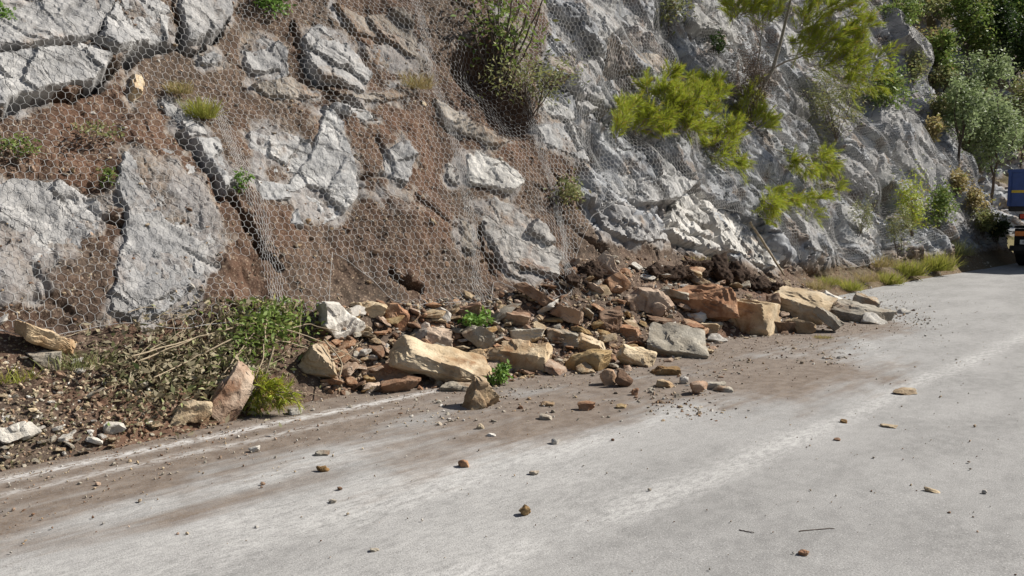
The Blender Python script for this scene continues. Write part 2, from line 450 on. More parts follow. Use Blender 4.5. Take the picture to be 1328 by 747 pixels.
def seg_dist(X, T, pts):
    d = np.full(np.shape(X), 99.0)
    for (ax, ay), (bx, by) in zip(pts[:-1], pts[1:]):
        vx, vy = bx - ax, by - ay
        u = np.clip(((X - ax) * vx + (T - ay) * vy) / (vx * vx + vy * vy + 1e-9), 0, 1)
        d = np.minimum(d, np.hypot(X - ax - u * vx, T - ay - u * vy))
    return d
def disp(X, Z, fine=True):
    """displacement along the outward normal, bedrock share, grass share"""
    T = Z * TS
    zt = z_t(X)
    wall = sstep(-.15, .4, Z - zt)
    near = 1 - sstep(-.02, .25, Z)                   # keep the toe tidy
    rz = rock_zone(X, Z)
    d = .16 * fbm(X / 2.4, T / 2.4, 3, 5) * wall * (1 - .3 * rz)
    # ribs that run down to the right in the bare rock
    a = math.radians(40); xr = X * math.cos(a) - T * math.sin(a); yr = X * math.sin(a) + T * math.cos(a)
    rib = 1 - np.abs(gn(xr / 3.2, yr / .95 + .3 * gn(xr, yr, 3), 21)) * 2.2
    d = d + rz * wall * (.08 * rib - .03)
    wx = X + .07 * fbm(X * 2.5, T * 2.5, 3, 61); wy = T + .07 * fbm(X * 2.5, T * 2.5, 3, 62)
    wr = wx * math.cos(a) - wy * math.sin(a); ws = wx * math.sin(a) + wy * math.cos(a)
    f1, f2, fc = voro(wr * .42, ws * .95, 41, .8); g1, g2, gc = voro(wr * 1.7 + 3, ws * 3.6, 42, .8)
    k1, k2, kc = voro(wr * 4.6 + 7, ws * 8.5, 43, .85)
    rocky = np.clip(rz + .45 * sstep(.12, .5, fbm(X * .9 + 4, T * .9, 3, 77)), 0, 1) * wall
    crack = np.exp(-((f2 - f1) / .028) ** 2) * .30 + np.exp(-((g2 - g1) / .035) ** 2) * .10
    d = d + rocky * (.27 * fc * (.2 + .8 * rz) + .075 * gc * (.4 + .6 * rz) + .022 * kc - crack * (.4 + .4 * rz))
    qd = fbm(wr * .5, ws * 1.5, 2, 201) * 4.0; fr = qd - np.floor(qd); qd = np.floor(qd) + np.clip((fr - .72) / .28, 0, 1)
    qe = fbm(wr * 1.5 + 5, ws * 4.0, 3, 202) * 3.0; fr = qe - np.floor(qe); qe = np.floor(qe) + np.clip((fr - .7) / .3, 0, 1)
    d = d + rz * wall * (.055 * qd + .010 * qe)
    rock = rocky * (1 - .75 * sstep(.05, .5, fbm(X * 1.1 + 40, T * 1.1, 4, 78)) * (1 - .55 * rz))
    fiss = 0; fx = gn(X * 11, T * 11, 65); fy = gn(X * 11, T * 11, 66)
    for w, dep, pts in FISS:
        q = seg_dist(wx + .02 * fx, wy + .02 * fy, pts); k = np.exp(-(q / (w * .62)) ** 4)
        fiss = np.maximum(fiss, dep * 1.35 * k)
    d = d - fiss
    for hx, ht, r, amp in HOLL:
        q = ((X - hx) ** 2 + (T - ht) ** 2) / (r * r)
        d = d + amp * np.exp(-q * q * .7) * wall
    if fine:
        d = d + .030 * fbm(X * 5, T * 5, 4, 15) * (1 - near * .6) * (1 - .55 * rz)
        soil = 1 - rock
        c1, c2, cc = voro(X * 13, T * 13, 51); e1, e2, ec = voro(X * 27, T * 27, 52)
        d = d + soil * (.030 * np.clip(.55 - c1, 0, 1) * (cc > -.05) + .016 * np.clip(.5 - e1, 0, 1) * (ec > -.1)) * (1 - .5 * near)
    grass = sstep(13.5, 15.5, X) * (1 - sstep(.3, 1.0, Z)) * .3 + sstep(30, 33, X) * .75
    rock = rock * (1 - .6 * sstep(30, 33, X) * sstep(-.1, .3, fbm(X * .5, T * .5, 3, 99)))
    return d, rock, np.clip(grass, 0, 1)
def surf(X, Z, off=0.0, fine=True):
    X = np.asarray(X, float); Z = np.asarray(Z, float)
    d, r, g_ = disp(X, Z, fine)
    d = d + off
    return np.stack([X, F(X, Z) + NRM[1] * d, Z + NRM[2] * d], -1)
def hit_d(px, py, far=60):
    """where a photo pixel's ray meets the displaced hillside"""
    d = ray(px, py); t = np.linspace(3.5, far, 2500)
    P = CAM + t[:, None] * d
    dd, _, _ = disp(P[:, 0], np.clip(P[:, 2], -.1, 30), False)
    below = (P[:, 1] > F(P[:, 0], P[:, 2]) - dd / math.sin(SL)) | (P[:, 2] < 0)
    return P[int(np.argmax(below))]

def poly_sdf(x, y, P):
    d = np.full(x.shape, 1e9); ins = np.zeros(x.shape, bool)
    n = len(P)
    for i in range(n):
        ax, ay = P[i]; bx, by = P[(i + 1) % n]
        vx, vy = bx - ax, by - ay
        u = np.clip(((x - ax) * vx + (y - ay) * vy) / (vx * vx + vy * vy + 1e-12), 0, 1)
        d = np.minimum(d, np.hypot(x - ax - u * vx, y - ay - u * vy))
        c = (ay > y) != (by > y)
        ins ^= c & (x < vx * (y - ay) / (by - ay + 1e-12) + ax)
    return np.where(ins, d, -d)
SLABS = [  # outline over the face, stone, how far it stands out
 ([(-30, -25), (152, -25), (150, 0), (122, 50), (60, 62), (-30, 64)], 'slab', .10),
 ([(158, 2), (205, 4), (220, 25), (216, 55), (190, 64), (152, 70), (124, 56), (142, 14)], 'slab', .12),
 ([(-30, 72), (60, 68), (118, 60), (144, 76), (138, 88), (120, 109), (60, 119), (25, 131), (-30, 146)], 'slab', .13),
 ([(230, -20), (304, -20), (300, 20), (285, 42), (255, 56), (240, 55), (232, 20)], 'slab', .11),
 ([(258, 70), (290, 58), (292, 80), (262, 84)], 'slab', .06),
 ([(318, 58), (345, 42), (372, 62), (378, 92), (355, 110), (330, 92)], 'slab', .07),
 ([(394, 50), (412, 30), (440, 40), (470, 62), (482, 95), (470, 118), (440, 108), (416, 104), (400, 82)], 'slab', .10),
 ([(436, 2), (470, 18), (520, 12), (545, 50), (560, 90), (520, 85), (488, 82), (462, 42)], 'slab_stained', .09),
 ([(330, 105), (380, 95), (400, 112), (418, 124), (400, 130), (350, 122)], 'slab_stained', .06),
 ([(445, 122), (480, 120), (520, 110), (540, 122), (500, 134), (470, 132)], 'slab_stained', .09),
 ([(428, 135), (465, 142), (492, 158), (470, 162), (432, 146)], 'slab', .08),
 ([(207, 125), (225, 130), (262, 160), (275, 176), (240, 180), (222, 160)], 'slab', .07),
 ([(166, 100), (185, 98), (190, 118), (176, 134), (168, 126)], 'tan', .05),
 ([(-30, 248), (40, 233), (80, 240), (130, 265), (128, 300), (90, 330), (50, 370), (20, 405), (-30, 410)], 'slab', .02),
 ([(160, 202), (205, 198), (235, 205), (258, 232), (283, 300), (272, 350), (240, 370), (200, 390), (180, 410), (140, 400), (150, 350), (165, 290), (150, 240)], 'slab', .03),
 ([(196, 388), (225, 372), (240, 380), (215, 408), (185, 420)], 'slab', .05),
 ([(245, 184), (285, 180), (296, 240), (290, 264), (268, 218)], 'slab', .08),
 ([(325, 170), (345, 158), (400, 182), (412, 205), (400, 222), (330, 218)], 'slab', .07),
 ([(375, 235), (400, 205), (420, 140), (440, 160), (450, 200), (462, 255), (440, 280), (400, 295), (370, 290), (385, 260), (340, 262), (335, 232)], 'slab', .06),
 ([(497, 200), (520, 190), (535, 210), (525, 240), (510, 265), (492, 270), (490, 240)], 'slab', .07),
 ([(606, 200), (622, 195), (645, 210), (668, 222), (676, 240), (660, 250), (625, 242), (608, 235)], 'slab_white', .10),
 ([(578, 212), (592, 207), (600, 225), (595, 240), (582, 235)], 'slab_white', .06),
 ([(622, 268), (642, 258), (665, 270), (700, 300), (722, 335), (715, 360), (680, 362), (658, 355), (644, 320), (630, 295)], 'slab_white', .11),
 ([(596, 275), (613, 290), (618, 330), (600, 325)], 'slab_stained', .06),
 ([(565, 122), (590, 140), (630, 168), (660, 185), (640, 190), (600, 172), (575, 152)], 'slab_stained', .10),
 ([(640, 20), (680, 40), (676, 62), (640, 52)], 'slab_stained', .08),
 ([(700, 10), (740, -20), (790, -10), (800, 40), (770, 66), (740, 72), (705, 60)], 'slab', .10),
 ([(690, 165), (740, 160), (775, 182), (760, 215), (730, 205), (700, 190)], 'slab', .09),
 ([(745, 80), (778, 70), (780, 100), (778, 140), (760, 150), (735, 120)], 'slab', .13),
 ([(700, 75), (735, 82), (740, 110), (712, 118), (698, 100)], 'slab_stained', .10),
 ([(700, 125), (750, 155), (735, 160), (690, 150)], 'slab', .12),
 ([(775, 197), (850, 197), (905, 237), (880, 260), (850, 263), (800, 250), (768, 227)], 'slab', .12),
 ([(868, 284), (886, 250), (920, 242), (975, 262), (1000, 290), (1022, 332), (1005, 350), (960, 330), (905, 314), (875, 302)], 'slab_white', .10),
 ([(760, 258), (800, 264), (850, 290), (858, 318), (820, 320), (778, 300)], 'slab', .08),
 ([(895, -15), (940, -5), (965, 28), (970, 58), (930, 48), (890, 30)], 'slab', .16),
 ([(878, 62), (930, 72), (960, 106), (940, 122), (900, 108), (870, 90)], 'slab', .12),
 ([(820, 10), (860, 20), (880, 55), (850, 60), (820, 40)], 'slab', .12),
 ([(810, 60), (850, 75), (862, 100), (825, 92)], 'slab_stained', .10),
 ([(1015, 262), (1060, 272), (1088, 318), (1072, 345), (1030, 330)], 'slab', .15),
 ([(1025, 110), (1075, 128), (1105, 168), (1088, 188), (1048, 160)], 'slab', .2),
 ([(1125, 145), (1165, 152), (1200, 190), (1236, 238), (1210, 248), (1160, 215), (1130, 180)], 'slab', .22),
 ([(1060, 20), (1105, 30), (1140, 68), (1125, 80), (1085, 60)], 'slab', .2),
 ([(1085, 195), (1130, 195), (1155, 235), (1140, 262), (1112, 240)], 'slab', .2),
 ([(1090, 262), (1120, 270), (1150, 310), (1130, 330), (1100, 310)], 'slab', .18),
 ([(1140, 22), (1172, 38), (1205, 88), (1185, 95), (1150, 62)], 'slab', .2),
 ([(1180, 255), (1225, 262), (1255, 285), (1235, 300), (1195, 285)], 'slab', .2),
 ([(1000, 20), (1040, 30), (1050, 70), (1015, 75)], 'slab', .15),
]
def grid_faces(nr, nc):
    i = np.arange(nr - 1)[:, None] * nc + np.arange(nc - 1)[None, :]
    return np.stack([i, i + 1, i + nc + 1, i + nc], -1).reshape(-1, 4)
def hillside(name, x0, x1, k, zrows):
    xs = [x0]
    while xs[-1] < x1: xs.append(xs[-1] + k * math.hypot(xs[-1], 6.5))
    xs[-1] = x1
    X, Z = np.meshgrid(np.array(xs), np.array(zrows))
    sh = X.shape; X = X.ravel(); Z = Z.ravel()
    d, r, gr = disp(X, Z)
    T = Z * TS
    for pp, mat, prot in (SLABS if x0 < 0 else []):      # stained bedrock showing round each slab
        P = np.array([st(*p) for p in pp]); lo = P.min(0) - .3; hi = P.max(0) + .3
        ix = np.where((X > lo[0]) & (X < hi[0]) & (T > lo[1]) & (T < hi[1]))[0]
        if len(ix):
            q = poly_sdf(X[ix], T[ix], P) + .16 * fbm(X[ix] * 3, T[ix] * 3, 3, 205)
            r[ix] = np.maximum(r[ix], .74 * sstep(-.16, .02, q))
    V = np.stack([X, F(X, Z) + NRM[1] * d, Z + NRM[2] * d], -1)
    me = mesh_np(name, V, grid_faces(*sh), M['hill'], True, {'rock': r, 'grass': gr})
    me.set_sharp_from_angle(angle=math.radians(38))
    return tag(link(name, me), kind='structure')
zr = list(np.arange(-.12, 4.4, .0185)) + list(np.arange(4.4, 9.5, .036)) + list(np.arange(9.5, 15, .12))
hill = hillside('hillside', -4.5, 32.0, .0024, zr)
zr2 = list(np.arange(-.12, 8, .07)) + list(np.arange(8, 40, .25))
far_hill = hillside('far_hillside', 32.0, 88, .004, zr2)

# ------------------------------------------------------------------ ground, road
def flat(name, x0, x1, y0, y1, z, mat):
    return tag(link(name, mesh_np(name, np.array([[x0, y0, z], [x1, y0, z], [x1, y1, z], [x0, y1, z]]), np.array([[0, 1, 2, 3]]), mat, False)), kind='structure')
flat('ground', -600, 900, -700, 700, -.06, M['hill'])
def uneven(a, b, near0, near1, fine, coarse):
    v = [a]
    while v[-1] < b: v.append(v[-1] + (fine if near0 <= v[-1] <= near1 else coarse))
    v[-1] = b
    return np.array(v)
xs = uneven(-30, 110, -4, 15, .05, .6); ys = uneven(-4, 8.2, 1.0, 6.6, .04, .3)
X, Y = np.meshgrid(xs, ys); sh = X.shape; X = X.ravel(); Y = Y.ravel()
# the carriageway swings gently right beyond the heap
bend = np.where(X > 30, -.011 * (X - 30) ** 2, 0)
Z = .006 * fbm(X * .8, Y * .8, 3, 8)
yt = y_toe(np.clip(X, -4, 30))
soil = 1.1 * sstep(1.9, .1, yt - Y) * sstep(13.2, 11, X) * sstep(-8, -2, X)
for cx, cy, rx, ry, a in [(7.2, 3.7, 1.9, 1.0, 1.05), (5.0, 4.2, 2.7, .85, .95), (2.4, 5.0, 3.5, .33, 1.0), (1.0, 4.7, 1.5, .33, .95), (1.9, 4.12, 1.3, .17, .72), (.6, 4.25, .8, .14, .6), (3.4, 4.55, 1.2, .2, .6), (2.9, 3.62, .7, .10, .5),
                          (8.6, 4.1, 1.3, .6, .75), (3.2, 3.85, 1.4, .13, .35), (7.6, 3.15, .7, .5, .55), (11, 4.4, 1.5, .5, .35)]:
    soil = np.maximum(soil, a * np.exp(-((X - cx) / rx) ** 2 - ((Y - cy) / ry) ** 2))
soil = soil + .25 * fbm(X * 1.6, Y * 1.6, 4, 71) * sstep(.05, .4, soil)
curve = .004 * np.clip(X - 7, 0, 30) ** 2
dust = .95 * np.exp(-((Y - 2.50 - curve * .4) / .13) ** 2) + .75 * np.exp(-((Y - 3.46) / .14) ** 2) * sstep(6.8, 5.2, X) \
     + .55 * np.exp(-((Y - 3.05) / .55) ** 2) * sstep(5.5, 3, X) + .8 * np.exp(-((Y - 4.38) / .22) ** 2) * sstep(4.5, 2.5, X) + .6 * np.exp(-((Y - 3.8) / .3) ** 2) * sstep(5.5, 3.0, X)
dust = dust + .7 * np.exp(-((Y - 2.78 - (X - 8.2) * .62) / .12) ** 2) * sstep(8.2, 8.8, X) * sstep(11.2, 9.5, X)
dust = dust * (.75 + .6 * fbm(X * .9, Y * 2.0, 3, 72)) + .12
edge = np.exp(-((Y - 5.40) / .06) ** 2) * sstep(6, 3.6, X) + .6 * np.exp(-((Y - 5.12 - .05 * gn(X, Y, 4)) / .05) ** 2) * sstep(4.6, 2.6, X)
V = np.stack([X, Y + bend, Z], -1)
tag(link('road', mesh_np('road', V, grid_faces(*sh), M['road'], True,
     {'soil': np.clip(soil, 0, 1.3), 'dust': np.clip(dust, 0, 1), 'line': np.clip(edge, 0, 1)})), kind='structure')

# ------------------------------------------------------------------ rock slabs that stand out of the face (parts of the hillside)
SLAB_EVAL = []
def slab_height(x, t, P, prot, seed, tilt, size, sk=.10):
    fa = .4 if sk > .2 else 1.0
    wx = x + .022 * fbm(x * 7, t * 7, 4, 300 + seed); wt = t + .022 * fbm(x * 6 + 9, t * 6, 3, 301 + seed)
    s = poly_sdf(wx, wt, P)
    c = P.mean(0)
    f1, f2, fc = voro(wx * 2.2 / size + seed, wt * 2.6 / size + wx * .8, 310 + seed); g1, g2, gc = voro(wx * 7 + seed, wt * 8 + wx * 3, 311 + seed)
    h = prot * .48 + tilt[0] * (x - c[0]) + tilt[1] * (t - c[1]) + fa * (.045 + .02 * size) * fc + .016 * gc * (fbm(x * 2, t * 2, 2, 320 + seed) > 0) + .016 * fbm(x * 9, t * 9, 4, 330 + seed)
    h = h - (.022 if fa == 1 else .09) * np.exp(-((f2 - f1) / .018) ** 2) * sstep(-.05, .15, fbm(x * 1.5, t * 1.5, 2, 340 + seed))
    e = np.clip(s / .022, -3, 1)
    return np.where(e > 0, -sk + (h + sk) * np.sqrt(np.clip(e, 0, 1)), -sk + .12 * e), s
for i, (pp, mat, prot) in enumerate(SLABS):
    P = np.array([st(*p) for p in pp])
    if P[:, 0].mean() < 8: P = P.mean(0) + (P - P.mean(0)) * 1.07
    c = P.mean(0); dist = math.hypot(c[0], 6.5)
    ext = P.max(0) - P.min(0); size = float(np.clip(max(ext) / 1.0, .35, 2.0))
    sp = float(np.clip(.0020 * dist, .013, .05))
    lo = P.min(0) - .12; hi = P.max(0) + .12
    xs = np.arange(lo[0], hi[0], sp); ts = np.arange(lo[1], hi[1], sp)
    X, T = np.meshgrid(xs, ts); sh = X.shape; X = X.ravel(); T = T.ravel()
    tl = ((_h(np.array([i]), np.array([3]), 5)[0] - .5) * .22, (_h(np.array([i]), np.array([4]), 5)[0] - .6) * .22)
    bare = bool(rock_zone(c[0], c[1] / TS) > .6); sk = .30 if bare else .10
    h, s = slab_height(X, T, P, prot, i, tl, size, sk)
    SLAB_EVAL.append((P, prot, i, tl, size, lo, hi, sk))
    d, _, _ = disp(X, T / TS, False)
    # ride on a smoothed version of the face
    Zc = T / TS; base_d = d[s > 0] if (s > 0).any() else d
    dd = h + ((.5 * d + .5 * float(np.quantile(base_d, .6))) if bare else (.55 * d + .45 * float(np.median(base_d))))
    V = np.stack([X, F(X, Zc) + NRM[1] * dd, Zc + NRM[2] * dd], -1)
    Fc = grid_faces(*sh)
    keep = (s[Fc] > -.10).any(1); Fc = Fc[keep]
    used, inv = np.unique(Fc, return_inverse=True)
    me = mesh_np('rock_slab', V[used], inv.reshape(-1, 4), M[mat], True); me.set_sharp_from_angle(angle=math.radians(34))
    link('rock_slab', me, hill)

# ------------------------------------------------------------------ wire netting hung over the face
NX0, NX1, NT1, NS = -4.6, 31.5, 11.0, .06
gx = np.arange(NX0, NX1, NS); gt = np.arange(0, NT1, NS)
GX, GT = np.meshgrid(gx, gt)
env, _, _ = disp(GX.ravel(), GT.ravel() / TS, False); env = env.reshape(GX.shape)
for P, prot, i, tl, size, lo, hi, sk in SLAB_EVAL:
    i0, i1 = np.searchsorted(gx, [lo[0], hi[0]]); j0, j1 = np.searchsorted(gt, [lo[1], hi[1]])
    if i1 <= i0 or j1 <= j0: continue
    sx, stt = GX[j0:j1, i0:i1], GT[j0:j1, i0:i1]
    h, s_ = slab_height(sx, stt, P, prot, i, tl, size, sk)
    sub = env[j0:j1, i0:i1]
    bs = sub[s_ > 0] if (s_ > 0).any() else sub
    lev = (.5 * sub + .5 * float(np.quantile(bs, .6))) if sk > .2 else (.55 * sub + .45 * float(np.median(bs)))
    env[j0:j1, i0:i1] = np.maximum(sub, h + lev)
def shifted(A, dy, dx):
    B = np.pad(A, ((abs(dy), abs(dy)), (abs(dx), abs(dx))), mode='edge')
    return B[abs(dy) + dy: abs(dy) + dy + A.shape[0], abs(dx) + dx: abs(dx) + dx + A.shape[1]]
mx = env.copy()
for _ in range(3):
    mx = np.maximum.reduce([mx] + [shifted(mx, a, b) for a, b in ((1, 0), (-1, 0), (0, 1), (0, -1))])
for _ in range(14):
    mx = (mx * 2 + shifted(mx, 1, 0) + shifted(mx, -1, 0) + shifted(mx, 0, 1) + shifted(mx, 0, -1)) / 6
net_h = np.maximum(mx, env * .5 + mx * .5)
def lookup(A, X, T):
    u = np.clip((X - NX0) / NS, 0, A.shape[1] - 1.001); v = np.clip(T / NS, 0, A.shape[0] - 1.001)
    i = u.astype(int); j = v.astype(int); fu = u - i; fv = v - j
    return (A[j, i] * (1 - fu) + A[j, i + 1] * fu) * (1 - fv) + (A[j + 1, i] * (1 - fu) + A[j + 1, i + 1] * fu) * fv
def net_point(X, T, off=0.0):
    Zc = T / TS
    d = lookup(net_h, X, T) + .012 + .018 * (gn(X * 1.7, T * 1.7, 88) + .6) + off
    return np.stack([X, F(X, Zc) + NRM[1] * d, Zc + NRM[2] * d], -1)
hem_px = [(-120, 436), (0, 430), (60, 440), (120, 428), (180, 425), (240, 430), (300, 420), (350, 402), (385, 424), (424, 420), (429, 330), (450, 338),
          (480, 362), (505, 390), (540, 398), (600, 392), (630, 400), (640, 366), (700, 392), (735, 385), (741, 340), (760, 285), (800, 262), (860, 262), (930, 272),
          (985, 290), (1015, 310), (1030, 345), (1070, 350), (1120, 345), (1170, 322), (1200, 316), (1240, 308), (1275, 300)]
hem = np.array([st(*p) for p in hem_px])
hem = hem[np.argsort(hem[:, 0])]
def hem_t(X): return np.interp(X, hem[:, 0], hem[:, 1])
HW, HR = .074, .043
def warp(X, T):
    return X + .05 * gn(X * .9, T * .6, 81) + .024 * gn(X * 4, T * 4, 82) + .010 * gn(X * 12, T * 12, 85), T + .05 * gn(X * .8, T * 1.0, 83) + .024 * gn(X * 4 + 7, T * 4, 84) + .010 * gn(X * 12, T * 12 + 5, 86)
def hex_edges(x0, x1, t0, t1, sx=1.0):
    """end points of every wire of a hexagon weave in (along, up-slope) coordinates"""
    w = HW * sx
    nr = int((t1 - t0) / (1.5 * HR)) + 2; nc = int((x1 - x0) / w) + 2
    J, I = np.meshgrid(np.arange(nr), np.arange(nc), indexing='ij')
    cx = x0 + (I + .5 * (J % 2)) * w; ct = t0 + J * 1.5 * HR
    cx = cx.ravel(); ct = ct.ravel()
    top = (cx, ct + HR); ur = (cx + w / 2, ct + HR / 2); lr = (cx + w / 2, ct - HR / 2); ul = (cx - w / 2, ct + HR / 2)
    A = np.concatenate([np.stack(ul, -1), np.stack(top, -1), np.stack(ur, -1)])
    B = np.concatenate([np.stack(top, -1), np.stack(ur, -1), np.stack(lr, -1)])
    tw = np.concatenate([np.zeros(2 * len(cx), bool), np.ones(len(cx), bool)])
    return A, B, tw
def wires(P0, P1, R):
    D = P1 - P0; L = np.linalg.norm(D, axis=1)[:, None] + 1e-9; D = D / L
    ref = np.tile(NRM, (len(D), 1)); A = np.cross(D, ref); A /= np.linalg.norm(A, axis=1)[:, None] + 1e-9; B = np.cross(D, A)
    vs = []
    for P in (P0 - D * .001, P1 + D * .001):
        for an in (math.pi / 2, math.pi * 7 / 6, math.pi * 11 / 6):
            vs.append(P + R[:, None] * (A * math.cos(an) + B * math.sin(an)))
    V = np.stack(vs, 1).reshape(-1, 3)
    b = np.arange(len(D))[:, None] * 6
    Fq = np.concatenate([b + np.array([[0, 1, 4, 3]]), b + np.array([[1, 2, 5, 4]]), b + np.array([[2, 0, 3, 5]])])
    return V, Fq
net = empty('rockfall_netting', surf([4.0], [1.5])[0], 'hexagonal galvanised wire netting hung over the rock face, torn above the rubble', 'netting')
NLOC = np.array(net.location)
seams_px = [[(275, 140), (300, 210), (325, 270), (356, 398)], [(530, -20), (560, 110), (590, 205), (608, 300), (625, 392)],
            [(660, 60), (690, 190), (712, 255), (724, 320), (731, 376)], [(860, -20), (905, 110), (960, 200), (1005, 290)], [(1045, -20), (1080, 130), (1120, 250), (1150, 325)]]
seams = [np.array([st(*p) for p in s_]) for s_ in seams_px]
def seam_x(k, T):
    s_ = seams[k][np.argsort(seams[k][:, 1])]
    return np.interp(T, s_[:, 1], s_[:, 0])
A, B, tw = hex_edges(NX0 + .1, NX1 - .4, .15, NT1 - .4)
mid = (A + B) / 2
keep = (mid[:, 1] > hem_t(mid[:, 0]) + .02 * gn(mid[:, 0] * 6, mid[:, 0] * 0, 3)) & ~((mid[:, 0] < 4.5) & (mid[:, 1] > 6.5))
torn = (gn(mid[:, 0] * 1.3, mid[:, 1] * 1.3, 55) > .62) & (mid[:, 1] < hem_t(mid[:, 0]) + .5)
keep &= ~torn
A, B, tw, mid = A[keep], B[keep], tw[keep], mid[keep]
pid = sum((mid[:, 0] > seam_x(k, mid[:, 1])).astype(int) for k in range(len(seams)))
def to3(Q, off=0.0):
    x, t = warp(Q[:, 0], Q[:, 1]); return net_point(x, t, off) - NLOC
for k in range(len(seams) + 1):
    s_ = pid == k
    V, Fq = wires(to3(A[s_]), to3(B[s_]), np.where(tw[s_], .0020, .00135) * (1.35 if k >= 3 else 1.0))
    link('mesh_panel', mesh_np('mesh_panel', V, Fq, M['wire'], True), net)
for k in range(3):                     # overlapping bunched edges of neighbouring rolls
    s_ = seams[k][np.argsort(seams[k][:, 1])]
    wdt = .15 if k == 0 else .11
    a_, b_, tw_ = hex_edges(-wdt / 2, wdt / 2, s_[0, 1] + .02, min(s_[-1, 1], 8), .34)
    def ss(Q):
        x = seam_x(k, Q[:, 1]) + Q[:, 0] * (1 + .35 * gn(Q[:, 1] * 2, Q[:, 1] * 0, k)) + .02 * gn(Q[:, 1] * 3, Q[:, 0] * 9, 5 + k)
        return net_point(x, Q[:, 1] + .015 * gn(Q[:, 0] * 20, Q[:, 1] * 4, 9), .022) - NLOC
    V, Fq = wires(ss(a_), ss(b_), np.where(tw_, .0019, .0013))
    link('lapped_seam', mesh_np('lapped_seam', V, Fq, M['wire'], True), net)
hx = np.arange(hem[0, 0], hem[-1, 0], .06)
hp = net_point(hx, hem_t(hx) + .03 * gn(hx * 3, hx * 0, 12), .01) - NLOC
V, Fq = tubes([(hp, np.full(len(hx), .0026))], 4)
link('hem_wire', mesh_np('hem_wire', V, Fq, M['wire'], True), net)

# ------------------------------------------------------------------ stones
_ico = {}
def ico(level):
    if level not in _ico:
        bm = bmesh.new(); bmesh.ops.create_icosphere(bm, subdivisions=level, radius=1.0)
        _ico[level] = (np.array([v.co[:] for v in bm.verts]), np.array([[v.index for v in f.verts] for f in bm.faces])); bm.free()
    return _ico[level]
def unit(v): return v / (np.linalg.norm(v, axis=-1, keepdims=True) + 1e-9)
def rock_verts(dims, seed, level, chips=7, jit=.16, rough=.05, layered=0.0, taper=0.0):
    """a broken block: box planes knocked askew, corners chipped off, then roughened"""
    r = np.random.default_rng(seed)
    D, Fc = ico(level)
    N = [unit(np.array(a, float) + r.normal(0, jit, 3)) for a in ((1, 0, 0), (-1, 0, 0), (0, 1, 0), (0, -1, 0), (0, 0, 1), (0, 0, -1))]
    H = [r.uniform(.86, 1.0) for _ in N]
    for _ in range(chips):
        n = unit(r.normal(0, 1, 3)); N.append(n); H.append(np.abs(n).sum() * r.uniform(.50, .80))
    N = np.array(N); H = np.array(H)
    dots = D @ N.T
    rad = np.where(dots > 1e-3, H[None, :] / np.maximum(dots, 1e-3), 99).min(1)
    V = D * rad[:, None]
    if taper: V[:, 0] *= 1 - taper * np.clip(V[:, 2], -1, 1); V[:, 1] *= 1 - .5 * taper * np.clip(V[:, 2], -1, 1)
    V = V * (np.array(dims) / 2)
    s = min(dims); off = r.uniform(-50, 50, 3)
    if level >= 3:
        a = gn3(V / (s * .55) + off, 1); b = gn3(V / (s * .2) + off, 2); c = gn3(V / (s * .075) + off, 3)
        amp = s * rough * (a * 1.0 + b * .55 + c * (.3 if level >= 4 else 0))
        if layered:
            z = V[:, 2] + .15 * s * a
            amp = amp + s * layered * .6 * (np.abs(((z / (s * .30)) % 1.0) - .5) * 2 - .5) * (1 - np.abs(D[:, 2]))
        stp = gn3(V / (s * .75) + off * 1.7, 5) * 3.2                     # broken ledges
        fr = stp - np.floor(stp); stp = np.floor(stp) + np.clip((fr - .88) / .12, 0, 1)
        amp = amp + s * .07 * stp
        V = V + D * amp[:, None]
    else:
        V = V * (1 + rough * 1.5 * r.normal(0, 1, len(V)))[:, None]
    return V, Fc
def rock_obj(name, dims, loc, rot, mat, seed, level=4, **k):
    V, Fc = rock_verts(dims, seed, level, **k)
    o = link(name, mesh_np(name, V, Fc, M[mat], False if level < 3 else True))
    if level >= 3: pass
    o.location = loc; o.rotation_euler = rot
    return o
yaw_view = -math.pi / 4                      # a block with no turn of its own faces the photographer squarely
def rest_hit(px, py):
    return hit(px, py, .02)
def put_rock(px, py, w, h, mat, label, roll=0, yaw=0, pitch=0, depth=None, level=4, group=None, name='boulder', sink=.10, cat='boulder', **k):
    """px,py: middle of the stone in the photo; w,h: its long and short extent there"""
    rr = math.radians(roll); half = abs(w * math.sin(rr)) / 2 + abs(h * math.cos(rr)) / 2
    g0 = rest_hit(px, py + half * .85)
    d = float(np.dot(g0 - CAM, cf)); m = d / FPX
    W, Hh = w * m, h * m
    dp = depth * m if depth else (W + Hh) * .5
    rc = ray(px, py); az = math.atan2(rc[1], rc[0])
    c = CAM + rc * (d + dp * .30)
    c[2] -= Hh * sink * .5
    R = Matrix.Rotation(az - math.pi / 2 + math.radians(yaw), 3, 'Z') @ Matrix.Rotation(math.radians(pitch), 3, 'X') @ Matrix.Rotation(-rr, 3, 'Y')
    V, Fc = rock_verts((W * 1.06, dp, Hh * 1.08), hash((round(px), round(py))) % 99991, level, **k)
    me = mesh_np(name, V, Fc, M[mat], True); me.set_sharp_from_angle(angle=math.radians(32))
    o = link(name, me)
    o.matrix_world = Matrix.Translation(Vector(c)) @ R.to_4x4()
    tag(o, label, cat, group)
    return o
